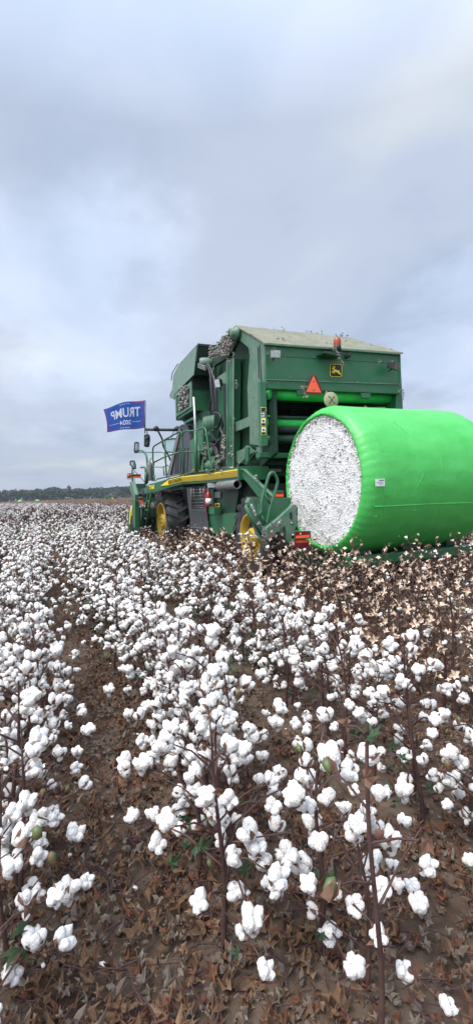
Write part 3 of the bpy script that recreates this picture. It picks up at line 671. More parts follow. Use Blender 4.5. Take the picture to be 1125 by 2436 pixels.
MB().tube(PY(Z5, [(310,775),(378,898)], 6.55), .02, 8).build('grab_rail', 'green', pk)
prismY('socket_block', Z5, [(298,672),(365,675),(365,780),(298,790)], 6.68, .14, 'green', .006)
prismY('pull_latch', Z5, [(350,1030),(430,1000),(450,940),(430,930),(430,850),(438,850),(450,925),(458,925),(460,870),(470,870),(468,1000),(455,1020),(372,1055),(355,1052)], 6.25, .02, 'steel', .002)
br = prismY('lift_arm', Z5, [(375,930),(500,830),(640,700),(655,677),(692,677),(708,700),(700,720),(694,790),(704,800),(702,900),(640,1040),(618,1085),(600,1060),(580,950),(575,905),(470,990),(430,1010),(385,1020)], 6.35, .09, 'dusty', .006)
prismY('arm_recess', Z5, [(625,765),(650,755),(652,835),(632,830)], 6.34, .012, 'ink', 0, br)
mb = MB()
for q, r in (((518,875),.035), ((645,878),.025)): mb.lathe(PY(Z5, [q], 6.35)[0], (0,-1,0), [(0,.03),(r*.5,.03),(r*.6,.015),(r,.01),(r,0)], 10)
mb.build('arm_bolt', 'steel', br)
MB().tube(PY(Z5, [(470,990),(572,912)], 6.33), .012, 6).build('dark_rod', 'black', br)
prismY('arm_link', Z5, [(702,705),(710,705),(706,930),(698,940)], 6.42, .05, 'shadegreen', .003, br)
lm = prismY('tail_lamp_bracket', Z5, [(640,1045),(690,1040),(680,960),(850,958),(852,1030),(845,1040),(700,1050),(705,1130),(660,1135),(640,1120)], 6.18, .05, 'green', .004)
tl = prismY('tail_lamp', Z5, [(686,1055),(830,1050),(832,1130),(686,1136)], 6.13, .07, 'dkred', .004, lm)
prismY('lamp_lens', Z5, [(692,1062),(824,1058),(824,1085),(692,1090)], 6.125, .006, 'amber', 0, tl)
rp = prismY('reflector_panel', Z5, [(690,966),(838,962),(838,1036),(692,1042)], 6.14, .035, 'dkred', .003, lm)
prismY('reflector_stripe', Z5, [(694,1010),(836,999),(836,1030),(694,1040)], 6.135, .006, 'orange', 0, rp)
prismY('handler_bar', Z2, [(950,552),(1100,552),(1100,602),(950,602)], 7.2, .1, 'green')
rp = prismY('reflector_panel', Z2, [(1025,562),(1110,560),(1110,605),(1020,606)], 7.15, .03, 'dkred', 0)
prismY('reflector_stripe', Z2, [(1025,585),(1100,583),(1100,606),(1022,606)], 7.145, .006, 'orange', 0, rp)
# curved cradle under the bale
cr = MB(); BC = Vector((4.06, 6.34, 1.81)); pts = []
A = [math.radians(a) for a in range(-30, 31, 6)]
for a in A: pts.append((6.34+1.20*math.sin(a), 1.81-1.20*math.cos(a)))
q = pts+[(y, z-.10) for y, z in pts[::-1]]
for x in (4.15, 5.1, 6.0): cr.prism([(x, y, z) for y, z in q], (.3,0,0))
cr.box(4.0,6.75,6.9,7.1,.45,.62); cr.box(4.0,6.75,5.75,5.9,.46,.60); cr.box(4.05,6.7,6.25,6.45,.38,.52)
cr.build('cradle', 'shadegreen', pk)
MB().box(4.0, 6.9, 5.62, 5.76, .52, .66).build('cradle_edge', 'green', pk, .01)
MB().box(3.95, 4.35, 5.9, 7.2, .30, .58).build('cradle_foot', 'shadegreen', pk, .01)

# ================================================================ fire extinguisher held on the machine
c = onX(*Z2(438,690), 3.40)
fe = empty('fire_extinguisher', c); tag(fe, 'small red fire extinguisher clipped to the lower side of the green machine', 'fire extinguisher')
MB().lathe(c, (0,0,1), [(0,0),(.06,0),(.065,.02),(.065,.24),(.05,.29),(.025,.31),(.025,.36),(0,.36)], 20).build('cylinder', 'red', fe)
MB().lathe(c, (0,0,1), [(.066,.05),(.067,.05),(.067,.17),(.066,.17)], 20).build('paper_label', 'white', fe)
mb = MB(); mb.box(c.x-.02, c.x+.02, c.y-.08, c.y+.03, c.z+.36, c.z+.39); mb.tube([c+Vector((0,0,.36)), c+Vector((0,0,.42))], .02, 8); mb.build('valve', 'steel', fe)
MB().tube(spline([c+Vector((-.03,0,.38)), c+Vector((-.1,.05,.3)), c+Vector((-.09,.03,.1)), c+Vector((-.06,.0,-.2))]), .01, 6).build('hose', 'red', fe)

# ================================================================ round bale
bale = empty('cotton_bale', (5.28, 6.34, .61)); tag(bale, 'huge round cotton bale in bright green plastic wrap with bare white cotton end', 'cotton bale')
BX0, BZ, R0 = 4.00, 1.778, 1.16
SY, SZ = 1.05, 1.008; nA = 220; V = []; Fc = []
prof = [(1.00,.035),(1.02,-.006),(1.045,.005),(1.08,.03),(1.115,.07),(1.14,.12),(1.155,.20)]+[(1.16,.24+2.0*i/26) for i in range(1, 27)]+[(1.15,2.32),(1.12,2.40),(1.04,2.45),(.96,2.46),(.93,2.42)]
for k, (r, a) in enumerate(prof):
    for i in range(nA):
        th = 2*math.pi*i/nA
        wr = 0
        if k < 7: wr = (.009 if k > 1 else .008)*(.35+1.1*abs(noise.noise(Vector((math.cos(th)*2.2, math.sin(th)*2.2, 11)))*2))*(math.sin(th*61+k*.55+2*noise.noise(Vector((math.cos(th)*3, math.sin(th)*3, 0))))+.7*math.sin(th*97+k*.8))*(1-k/8)
        n1 = noise.noise(Vector((a*1.1, math.cos(th)*2.0, math.sin(th)*2.0)))*.016
        n2 = noise.noise(Vector((a*2.4, math.cos(th)*7, math.sin(th)*7+4)))*.006
        band = -.006*sum(math.exp(-((a-b0)/.012)**2) for b0 in (.30, .78, 1.22, 1.62, 2.02)) if 7 <= k < 33 else 0
        edge = noise.noise(Vector((math.cos(th)*5, math.sin(th)*5, 9)))*.022 if k < 2 else 0
        rr = r+wr+n1+n2+band+edge
        sag = 1-.012*max(0, -math.sin(th))
        V.append((BX0+a, 6.34+rr*SY*math.cos(th), BZ+rr*SZ*math.sin(th)))
    if k:
        for i in range(nA): Fc.append(((k-1)*nA+i, (k-1)*nA+(i+1) % nA, k*nA+(i+1) % nA, k*nA+i))
wrp = MB().add(V, Fc, 0, True).build('plastic_wrap', 'wrap', bale)
# creases, seam and overlap of the wrap
def on_wrap(a, th, out=.004): return Vector((BX0+a, 6.34+(1.163+out)*SY*math.cos(th), BZ+(1.163+out)*SZ*math.sin(th)))
M['wrapedge'] = mat('wrap_edge', (.10,.55,.16), .4)
mb = MB()
def th_at(px, py):                                         # where the ray meets the wrapped cylinder
    d = ray(px, py); ay, az = d.y/SY, d.z/SZ; oy, oz = (CAM.y-6.34)/SY, (CAM.z-BZ)/SZ; r = 1.165
    A_, B_, C_ = ay*ay+az*az, 2*(oy*ay+oz*az), oy*oy+oz*oz-r*r; D = B_*B_-4*A_*C_
    if D < 0: return None
    t = (-B_-math.sqrt(D))/(2*A_); p = CAM+d*t; return p.x-BX0, math.atan2((p.z-BZ)/SZ, (p.y-6.34)/SY)
def wrap_line(Z, pts, r):
    q = [th_at(*Z(*p)) for p in pts]; q = [x for x in q if x]; s = [on_wrap(a, th, .001) for a, th in q]; mb.tube(spline(s, 5), r, 5)
wrap_line(Z6, [(555,618),(700,612),(850,603),(1000,598),(1120,596)], .006)
wrap_line(Z6, [(555,618),(553,560)], .003)
for L_ in ([(745,90),(810,140),(870,200),(915,275),(940,370),(943,470),(938,590),(920,690),(880,770),(820,820)], [(700,150),(760,220),(795,310),(808,420),(805,520)], [(612,500),(612,600),(600,680),(560,760),(520,810)], [(850,400),(830,450),(808,500)], [(675,540),(665,640),(640,730),(600,800)], [(540,150),(580,220),(600,300)]): wrap_line(Z6, L_, .0025)
for i in range(26):                                             # short pulled wrinkles in the film
    a0, t0 = random.uniform(.2, 2.3), random.uniform(-2.9, -.2) if i % 3 else random.uniform(1.0, 2.6); t0 = t0 if i % 3 else t0
    a1, t1 = a0+random.uniform(-.03, .08), t0+random.uniform(.06, .22); mb.tube([on_wrap(a0, t0, -.001), on_wrap((a0+a1)/2+.012, (t0+t1)/2, .0005), on_wrap(a1, t1, -.001)], .002, 4)
mb.build('wrap_seam', 'wrapedge', wrp)
mb = MB()
for i in range(45):
    lumps(mb, on_wrap(random.uniform(.1, 2.4), random.uniform(-3.1, 3.1), .002), .006, 2, .006)
tag(mb.build('stuck_lint', 'cottonfar', wrp), kind='stuff')
# paper label
def patch(Z, quad, out, name, m, parent, th=.002, n=6):
    mbp = MB(); q = [th_at(*Z(*p)) for p in quad]; V = []
    for j in range(n+1):
        for i in range(n+1):
            u, v_ = i/n, j/n; a = (q[0][0]*(1-u)+q[1][0]*u)*(1-v_)+(q[3][0]*(1-u)+q[2][0]*u)*v_; t_ = (q[0][1]*(1-u)+q[1][1]*u)*(1-v_)+(q[3][1]*(1-u)+q[2][1]*u)*v_
            V.append(on_wrap(a, t_, out))
    F2 = [(j*(n+1)+i, j*(n+1)+i+1, (j+1)*(n+1)+i+1, (j+1)*(n+1)+i) for j in range(n) for i in range(n)]
    mbp.add(V, F2, 0, False); return mbp.build(name, m, parent)
pl = patch(Z6, [(557,459),(612,457),(613,499),(558,500)], .012, 'paper_label', 'white', wrp)
for q in ([(580,463),(608,462),(608,469),(580,470)], [(565,477),(603,475),(603,478),(565,480)], [(580,485),(604,484),(604,487),(580,488)]): patch(Z6, q, .014, 'printed_line', 'greyink', pl, n=1)
for (x, y) in ((582,574),(632,560),(910,527)):
    mbq = MB()
    for a_ in range(5):
        t_ = math.radians(a_*72+random.uniform(0,40)); q = th_at(*Z6(x, y)); L_ = .035
        p0 = on_wrap(q[0], q[1], .016); p1 = on_wrap(q[0]+L_*math.cos(t_), q[1]+L_*math.sin(t_)/1.16, .020); p2 = on_wrap(q[0]+L_*.6*math.cos(t_+.5), q[1]+L_*.6*math.sin(t_+.5)/1.16, .018)
        mbq.add([p0, p1, p2], [(0,1,2)])
    mbq.build('stuck_leaf', mat('stuck_leaf', (.14,.30,.08), .7), wrp)
# cotton end: bulging disc broken into lumps laid in a spiral
def disc_end(x_face, sgn, name):
    NR, NT = 110, 420; V = []; Fc = []
    for j in range(NR+1):
        r = 1.05*j/NR
        for i in range(NT):
            th = 2*math.pi*i/NT; y, z = r*math.cos(th), r*math.sin(th)
            sw = noise.noise(Vector((r*13, th*r*2.5, 1.7)))*.5+noise.noise(Vector((r*30, th*r*5, 5)))*.5
            fine = .5*noise.noise(Vector((y*38, z*38, 3)))+.8*noise.noise(Vector((y*70, z*70, 8)))
            ring_ = math.sin(r*46+th)*.0012
            b = .025*(1-r*r)+.005*sw+.017*fine+ring_+.02*noise.noise(Vector((y*3, z*3, 0)))
            V.append((x_face-sgn*b, 6.34+y*SY, BZ+z*SZ))
        if j:
            for i in range(NT): Fc.append(((j-1)*NT+i, (j-1)*NT+(i+1) % NT, j*NT+(i+1) % NT, j*NT+i))
    return MB().add(V, Fc, 0, True).build(name, 'balecotton', bale)
M['balecotton'] = mat('pressed_cotton', (.84,.83,.80), .95, spec=.05, col2=(.55,.50,.44), nscale=70, lo=.58, hi=.82, bump=1, bscale=110)
ce = disc_end(BX0+.045, 1, 'cotton_end')
mb = MB()
for i in range(300):                                            # tufts and ragged lint round the rim and over the face
    th = random.uniform(0, 6.283); r = random.choice((random.uniform(.94, 1.0), random.uniform(0, 1)**.5))
    lumps(mb, (BX0+.02-.02*(1-r), 6.34+r*SY*math.cos(th), BZ+r*SZ*math.sin(th)), .012, 2, .016, sq=(.4,1,1))
tag(mb.build('loose_tufts', 'cottonfar', ce), kind='stuff')
mb = MB()
for i in range(120):
    th = random.uniform(0, 6.283); r = random.uniform(0, 1)**.5; p = Vector((BX0-.002-.02*(1-r), 6.34+r*SY*math.cos(th), BZ+r*SZ*math.sin(th))); a = random.uniform(0, 6.28); L_ = random.uniform(.004, .010)
    d_ = Vector((0, math.cos(a), math.sin(a)))*L_; e_ = Vector((0, -math.sin(a), math.cos(a)))*L_*.5; mb.prism([p-d_, p+e_, p+d_, p-e_], (.02,0,0))
tag(mb.build('leaf_trash', 'husk', ce), kind='stuff')

# ================================================================ flag
fp0, fp1 = onY(*Z3(563,455), 15.75), onY(*Z3(569,98), 15.75)
flag = empty('flag', fp0); tag(flag, 'blue campaign flag with red border and white mirrored lettering flying from machine', 'flag')
MB().tube([fp0, fp1], .018, 8).build('flag_pole', 'grey', flag)
def fl_pt(u, v):                                            # u: 0 at the pole, 1 at the free end; v: 0 top, 1 bottom
    tx = 565+(120-565)*u; ty = 100+ (192-100)*u-22*math.sin(u*3.3)*(1-v)+ 6*math.sin(u*9)
    bx = 560+(160-560)*u; by = 393+(438-393)*u+5*math.sin(u*8)
    x = tx*(1-v)+bx*v+(14*math.sin(v*math.pi) if u > .7 else 0)*(u-.7)*3; y = ty*(1-v)+by*v
    p = onY(*Z3(x, y), 15.75+.09*math.sin(u*8+v*1.5)+.03*math.sin(u*17+v*4)); return p
NU, NV = 48, 28; V = [fl_pt(i/NU, j/NV) for j in range(NV+1) for i in range(NU+1)]
Fq = [(j*(NU+1)+i, j*(NU+1)+i+1, (j+1)*(NU+1)+i+1, (j+1)*(NU+1)+i) for j in range(NV) for i in range(NU)]
fc = MB().add(V, Fq, 0, True).build('flag_cloth', 'blue', flag)
def fl_off(u, v, s):
    e = .01; n_ = (fl_pt(u+e, v)-fl_pt(u, v)).cross(fl_pt(u, v+e)-fl_pt(u, v)).normalized()
    if n_.y > 0: n_ = -n_
    return fl_pt(u, v)+n_*s
def fl_strip(us, vs, s, name, m, nu, nv, parent):
    mb = MB(); V = [fl_off(us[0]+(us[1]-us[0])*i/nu, vs[0]+(vs[1]-vs[0])*j/nv, s) for j in range(nv+1) for i in range(nu+1)]
    mb.add(V, [(j*(nu+1)+i, j*(nu+1)+i+1, (j+1)*(nu+1)+i+1, (j+1)*(nu+1)+i) for j in range(nv) for i in range(nu)], 0, True); return mb.build(name, m, parent)
for us, vs, nu, nv in (((.035,.30),(.035,.058),12,1), ((.035,.047),(.058,.97),1,14), ((.953,.965),(.03,.97),1,14), ((.60,.953),(.95,.97),14,1), ((.047,.40),(.95,.97),12,1)):
    fl_strip(us, vs, .006, 'red_border', 'flagred', nu, nv, fc)
def fl_text(txt, size, uc, vc, wu, hv):
    V, Fc = text_geo(txt, 1, 0); xs = [v.x for v in V]; ys = [v.y for v in V]; w = max(xs)-min(xs); hgt = max(ys)-min(ys); mx_, my_ = (max(xs)+min(xs))/2, (max(ys)+min(ys))/2
    import bmesh                                           # finer faces so that letters follow the cloth
    me = bpy.data.meshes.new('t'); me.from_pydata([tuple(v) for v in V], [], Fc); bm = bmesh.new(); bm.from_mesh(me)
    bmesh.ops.triangulate(bm, faces=bm.faces)
    for _ in range(2): bmesh.ops.subdivide_edges(bm, edges=[e for e in bm.edges if e.calc_length() > .12], cuts=1)
    bmesh.ops.triangulate(bm, faces=bm.faces)
    V = [v.co.copy() for v in bm.verts]; Fc = [tuple(v.index for v in f.verts) for f in bm.faces]; bm.free(); bpy.data.meshes.remove(me)
    mb = MB(); mb.add([fl_off(uc+(v.x-mx_)/w*wu, vc-(v.y-my_)/hgt*hv, .012) for v in V], Fc); return mb.build('lettering', 'flagwhite', fc)
# the cloth is seen from its back: the text starts at the pole and runs to the left, mirrored
fl_text('TRUMP', 1, .49, .37, .74, .34)
fl_text('2024', 1, .50, .73, .28, .17)
fl_strip((.10,.345), (.715,.73), .012, 'white_rule', 'flagwhite', 8, 1, fc); fl_strip((.655,.93), (.72,.735), .012, 'white_rule', 'flagwhite', 8, 1, fc)
for k in range(5): fl_strip((.385+k*.05,.41+k*.05), (.06,.085), .012, 'small_star', 'flagwhite', 1, 1, fc)
for k in range(6): fl_strip((.40+k*.045,.42+k*.045), (.91,.945), .012, 'small_mark', 'flagwhite', 1, 1, fc)
# ================================================================ COTTON PLANTS
ROW0, RSP = .70, .97
def frame(rx=0, ry=0, rz=0): 
    from mathutils import Euler
    return np.array(Euler((rx, ry, rz)).to_matrix())
class NB:                                                    # quick numpy mesh pile
    def __init__(s): s.V = []; s.F = []; s.m = []; s.n = 0
    def add(s, V, F, mi): s.V.append(np.asarray(V, float)); s.F += [tuple(i+s.n for i in f) for f in F]; s.m += [mi]*len(F); s.n += len(V)
    def mesh(s, name, mats, smooth=True):
        me = bpy.data.meshes.new(name); me.from_pydata(np.vstack(s.V).tolist(), [], s.F)
        for m in mats: me.materials.append(M[m])
        me.polygons.foreach_set('material_index', s.m); me.polygons.foreach_set('use_smooth', [smooth]*len(s.F)); return me
def lobe(sub, r, seed):
    V, Fc = ico(sub); V = V.copy()
    if sub > 0:
        k = np.array([1+.22*noise.noise(Vector(v)*1.6+Vector((seed*3.1, 0, 0)))+(.16*noise.noise(Vector(v)*4+Vector((seed, 2, 0))) if sub > 1 else 0)+(.07*noise.noise(Vector(v)*11+Vector((seed, 5, 0))) if sub > 2 else 0) for v in V]); V *= k[:, None]
    return V*r, Fc
def boll(sub, seed, spread=1.0, husk=True):
    rr = random.Random(seed); nb = NB(); k = rr.choice((4, 4, 5))
    droop = rr.uniform(0, .6)
    for i in range(k):
        a = 2*math.pi*i/k+rr.uniform(-.25, .25); r = .0245*rr.uniform(.85, 1.2)
        V, Fc = lobe(sub, 1, seed*7+i)
        V = V*np.array([r*.95, r*.95, r*rr.uniform(1.15, 1.6)])
        V = V@frame(0, rr.uniform(.3, .8)*1.0, a).T if True else V
        V = V+np.array([math.cos(a)*.022, math.sin(a)*.022, .012+rr.uniform(-.008, .008)])
        nb.add(V, Fc, 0)
    if droop > .35:
        V, Fc = lobe(sub, 1, seed+91); V = V*np.array([.018, .018, .034]); nb.add(V+np.array([.018, 0, -.02]), Fc, 0)
    if husk:
        for i in range(4 if sub else 3):
            a = 2*math.pi*(i+.5)/k+rr.uniform(-.2, .2); c, s_ = math.cos(a), math.sin(a); w = .013; L = rr.uniform(.05, .07)
            P = [(.004, -w*.4, -.018), (.004, w*.4, -.018), (.028, w, -.014), (.028, -w, -.014), (.045, w*.7, .006), (.045, -w*.7, .006), (L, 0, .026)]
            P = [(x*c-y*s_, x*s_+y*c, z) for x, y, z in P]; nb.add(P, [(0,1,2,3),(3,2,4,5),(5,4,6)], 1)
    return nb
def bur(seed, sub=1):                                        # emptied boll: pale star of four or five valves
    rr = random.Random(seed); nb = NB(); k = rr.choice((4, 5))
    for i in range(k):
        a = 2*math.pi*i/k+rr.uniform(-.3, .3); c, s_ = math.cos(a), math.sin(a); w = .0125*rr.uniform(.8, 1.15); L = rr.uniform(.034, .05); b = rr.uniform(-.008, .018)
        P = [(.003, -w*.35, 0), (.003, w*.35, 0), (L*.5, w, .012+b*.3), (L*.5, -w, .012+b*.3), (L, 0, .010+b), (L*.5, 0, .004+b*.3)]
        P = [(x*c-y*s_, x*s_+y*c, z) for x, y, z in P]; nb.add(P, [(0,5,3),(0,1,5),(1,2,5),(5,2,4),(5,4,3)], 0)
    for i in range(2):
        a = rr.uniform(0, 6.28); c, s_ = math.cos(a), math.sin(a); w = .011; L = .045
        P = [(.0, -w*.3, -.01), (.0, w*.3, -.01), (.028, w, -.008), (.028, -w, -.008), (L, 0, .006)]
        P = [(x*c-y*s_, x*s_+y*c, z) for x, y, z in P]; nb.add(P, [(0,1,2,3),(3,2,4)], 1)
    return nb
def ctube(nb, pts, r, n, mi):
    mb = MB().tube(pts, r, n, 0, False); nb.add(np.array(mb.v), mb.f, mi)
def leaf_geo(seed, size=.06, crumple=.25):                       # lobed cotton leaf
    rr = random.Random(seed); tips = []
    out = [(0, 0, 0)]
    angs = [-2.3, -1.75, -1.15, -.75, -.3, 0, .3, .75, 1.15, 1.75, 2.3]; rad = [.55, .45, .95, .5, .7, 1.15, .7, .5, .95, .45, .55]
    for a, r_ in zip(angs, rad):
        r_ *= rr.uniform(.85, 1.15); out.append((math.sin(a)*r_*size, math.cos(a)*r_*size+size*.1, rr.uniform(-crumple, crumple)*size))
    return np.array(out), [(0, i, i+1) for i in range(1, len(out)-1)]
def skeleton(seed, h, picked=False):
    rr = random.Random(seed); lean = (rr.uniform(-.1, .1), rr.uniform(-.08, .08)); N = 7; ph = rr.uniform(0, 6)
    st = [Vector((lean[0]*h*t*t+.012*math.sin(t*7+ph), lean[1]*h*t*t+.012*math.cos(t*6+ph), h*t)) for t in [i/N for i in range(N+1)]]
    br = []; nbch = rr.randint(14, 17) if not picked else rr.randint(16, 20); a = rr.uniform(0, 6)
    for i in range(nbch):
        t = .16+.82*(i+rr.uniform(-.3, .3))/nbch; t = min(max(t, .15), 1); k = t*N; j = min(int(k), N-1); p = st[j].lerp(st[j+1], k-j)
        a += 2.4+rr.uniform(-.4, .4); L = (.46-.34*t)*rr.uniform(.6, 1.2)*(1.0 if not picked else .6); up = rr.uniform(.2, .5)+.5*t
        d = Vector((math.cos(a), math.sin(a)*.85, up)).normalized(); mid_ = p+d*L*.5+Vector((0, 0, .01)); end = p+d*L+Vector((0, 0, -.03*L/.3))
        br.append((p, mid_, end, a, L))
    return st, br, rr
STEMN = (5, 4, 3)
def stem_nb(nb, st, br, n, mi, thin=1):
    K = len(st)-1; ctube(nb, st, [(.0095*(1-i/K)+.0032)*thin for i in range(K+1)], n, mi)
    for p, m_, e, a, L in br: ctube(nb, [p, m_, e], [.0042*thin, .0034*thin, .0022*thin], max(3, n-1), mi)
def boll_spots(br, rr, dens=1.0):
    out = []
    for p, m_, e, a, L in br:
        for q, pr in ((e, 1.0), (p.lerp(e, .55), .42 if L > .16 else .1), (p.lerp(e, .25), .22 if L > .24 else 0)):
            if rr.random() < pr*dens:
                tilt = rr.uniform(.1, 1.5); az = a+rr.uniform(-1, 1)
                out.append((q+Vector((rr.uniform(-.015, .015), rr.uniform(-.015, .015), rr.uniform(-.01, .02))), (0, tilt, az), rr.uniform(.54, .84)))
    return out
# --- source meshes shared by the plants
BOLL0 = [boll(3, s).mesh('boll', ['cotton', 'husk']) for s in range(7)]
GB = []
for s in range(3):
    nb = NB(); V, Fc = lobe(1, 1, s+40); nb.add(V*np.array([.016, .016, .024]), Fc, 0)
    for i in range(3):
        a = i*2.1+s; c, s_ = math.cos(a), math.sin(a); P = [(.010, -.012, -.024), (.010, .012, -.024), (.021, .011, -.002), (.021, -.011, -.002), (.018, 0, .024)]
        nb.add([(x*c-y*s_, x*s_+y*c, z) for x, y, z in P], [(0,1,2,3),(3,2,4)], 1)
    GB.append(nb.mesh('green_boll', ['gboll', 'husk']))
LEAFM = []
for s in range(4):
    nb = NB(); V, Fc = leaf_geo(s, .055, .3); nb.add(V, Fc, 0); LEAFM.append(nb.mesh('leaf', ['leaf'], False))
DRYM = []
for s in range(4):
    nb = NB(); V, Fc = leaf_geo(s+20, .034, .7); nb.add(V, Fc, 0); DRYM.append(nb.mesh('dry_leaf', ['husk'], False))
BUR0 = [bur(s).mesh('empty_bur', ['bur', 'husk'], False) for s in range(5)]
def mobj(name, me, parent, loc, rot, sc):
    o = bpy.data.objects.new(name, me); COL.objects.link(o); o.parent = parent; o.location = loc; o.rotation_euler = rot; o.scale = (sc,)*3; return o
def full_plant(name, seed, h, picked=False):                     # a plant whose stem, bolls and leaves are objects of their own
    t = empty(name, (0,0,0)); st, br, rr = skeleton(seed, h, picked); nb = NB(); stem_nb(nb, st, br, 6, 0)
    o = bpy.data.objects.new('stem', nb.mesh('stem', ['stem'])); COL.objects.link(o); o.parent = t
    for i, (p, r, s_) in enumerate(boll_spots(br, rr, 1.0 if not picked else .95)):
        if picked:
            if rr.random() < .11: mobj('boll', rr.choice(BOLL0), t, p, r, s_*.6)
            else: mobj('empty_bur', rr.choice(BUR0), t, p, r, s_*1.05)
        elif rr.random() < .05: mobj('green_boll', rr.choice(GB), t, p, (r[0], r[1]*.5, r[2]), .85)
        else: mobj('boll', rr.choice(BOLL0), t, p, r, s_)
    for i in range(rr.choice((2, 4, 7)) if not picked else rr.choice((0, 0, 1))):
        b = rr.choice(br[:6]); mobj('leaf', rr.choice(LEAFM), t, b[1]+Vector((rr.uniform(-.04,.04), rr.uniform(-.04,.04), rr.uniform(-.12,.02))), (rr.uniform(-.8,.8), rr.uniform(-.8,.8), rr.uniform(0,6)), rr.uniform(.45, .85))
    for i in range(rr.randint(6, 11) if not picked else rr.randint(2, 4)):
        b = rr.choice(br); mobj('dry_leaf', rr.choice(DRYM), t, b[1].lerp(b[2], rr.random()), (rr.uniform(-2,2), rr.uniform(-2,2), rr.uniform(0,6)), rr.uniform(.6, 1.1))
    return t
def merged_plant(seed, h, sub, picked=False, sn=4, thin=1.0, bscale=1.0, dens=1.0, under=0):
    st, br, rr = skeleton(seed, h, picked); nb = NB(); stem_nb(nb, st, br, sn, 2, thin)
    for i, (p, r, s_) in enumerate(boll_spots(br, rr, dens)):
        R_ = frame(*r); q = rr.random()
        if picked and q > .11: b = bur(seed*50+i); mm = (3, 1)
        elif q < .05 and not picked:
            V, Fc = lobe(1, 1, i); nb.add(V*np.array([.017,.017,.025])+np.array(p), Fc, 4); continue
        else:
            b = boll(sub, seed*50+i, husk=sub > 0); mm = (0, 1); s_ *= .6 if picked else 1
        V = np.vstack(b.V)*s_*bscale; nb.add(V@R_.T+np.array(p), b.F, 0); nb.m[-len(b.F):] = [mm[x] for x in b.m]
    for i in range(rr.choice((6, 9, 12)) if not picked else rr.choice((0, 1, 2))):
        b = rr.choice(br[:7]); V, Fc = leaf_geo(seed+i, .055, .3); V = V@frame(rr.uniform(-.8,.8), rr.uniform(-.8,.8), rr.uniform(0,6)).T
        nb.add(V+np.array(b[1])-np.array([0,0,rr.uniform(0,.15)]), Fc, 5)
    for i in range(rr.randint(10, 16) if not picked else rr.randint(2, 4)):
        b = rr.choice(br); V, Fc = leaf_geo(seed+i, .034, .7); nb.add(V@frame(rr.uniform(-2,2), rr.uniform(-2,2), rr.uniform(0,6)).T+np.array(b[1].lerp(b[2], rr.random())), Fc, 1)
    for i in range(under):                                      # brown and dark green leaves low between the rows
        V, Fc = leaf_geo(seed+i+200, rr.uniform(.04, .06), .6); V = V@frame(rr.uniform(-1.2,1.2), rr.uniform(-1.2,1.2), rr.uniform(0,6)).T
        nb.add(V+np.array([rr.gauss(0,.24), rr.gauss(0,.12), rr.uniform(.05,.62)]), Fc, 5 if rr.random() < .5 else 1)
    if under and sub < 2:
        for i in range(3):                                    # bare leaders standing above the bolls
            x, y = rr.gauss(0, .16), rr.gauss(0, .1); ctube(nb, [Vector((x,y,.2)), Vector((x+.02,y,.7)), Vector((x+rr.uniform(-.06,.06),y+rr.uniform(-.05,.05),h+rr.uniform(.0,.12)))], [.006*thin,.005*thin,.003*thin], 3, 2)
    return nb.mesh('cotton_plant', ['cotton', 'husk', 'stem', 'bur', 'gboll', 'leaf'])
# --- where plants stand
def y_end(x): return 78-9*(x-1.7) if x > 1.7 else 78-4*(x-1.7)
def blocked(x, y):
    if 3.3 < x < 4.25 and 7.0 < y < 9.2: return True
    if 6.6 < x < 7.3 and 7.3 < y < 9.1: return True
    if 3.0 < x < 3.75 and 12.3 < y < 14.5: return True
    if 2.3 < x < 8.5 and 14.0 < y < 17.5: return True
    if 3.7 < x < 7.1 and 8.3 < y < 12.8: return True
    return False
spots = []                                                   # (w, x, y, white, row, scale)
for k in range(-40, 60):
    X = ROW0+RSP*k; y = -1+random.random()*.2
    while y < 48:
        y += random.uniform(.12, .22)*(1 if X < 2.3 or y > 15 else .85); x = X+random.gauss(0, (.10 if y < 4 else .15) if X < 2.3 else .05)
        px, py, w = proj((x, y, .5))
        if w < .9: continue
        u = (px-CX)/FPX
        if abs(u) > .66: continue
        if math.hypot(x, y) < 1.3: continue
        white = (x < 2.3 or (2.3 < x < 8.6 and y > 15)) and y < y_end(x)
        if blocked(x, y): continue
        if not white and x > 8.6 and y > 14: pass
        if y >= y_end(x) or math.hypot(x, y) > 48: continue
        vis = abs(u) < .535 and (py < 4200)
        lowp = 3.75 < x < 7.0 and 5.15 < y < 14
        
        sc = random.uniform(.82, 1.12)*(.62 if lowp else 1); 
        if not white: sc *= (1.1 if x < 3 else 1.04) if y < 9.3 else .86
        spots.append((w, x, y, white, k, sc, vis))
spots.sort()
print('spots', len(spots), sum(s[6] for s in spots))
ORD = ['first','second','third','fourth','fifth','sixth','seventh','eighth','ninth','tenth']
ROWD = {-2:'second row left of the leafy furrow', -1:'row just left of the leafy furrow', 0:'row just right of the leafy furrow', 1:'white row bordering the picked strip',
        2:'first picked row beside the white cotton', 3:'second picked row from the white cotton', 4:'third picked row from the white cotton'}
FULLW = [full_plant('cotton_plant', 100+i, .72+.045*(i % 4)) for i in range(10)]
FULLP = [full_plant('picked_cotton_plant', 300+i, .80+.04*(i % 4), True) for i in range(5)]
MIDW = [merged_plant(500+i, .72+.045*(i % 4), 2, dens=.85) for i in range(9)]
MIDW1 = [merged_plant(500+i, .72+.045*(i % 4), 1, dens=.50, under=20) for i in range(9)]
MIDP = [merged_plant(600+i, .80+.04*(i % 4), 1, True) for i in range(7)]
used = {True: [0]*10, False: [0]*5}
def copy_tree(o):
    c = o.copy(); COL.objects.link(c)
    for ch in o.children: d = ch.copy(); COL.objects.link(d); d.parent = c
    return c
cnt = {}; nthing = {True: 0, False: 0}; rest = []
seen_i = 0
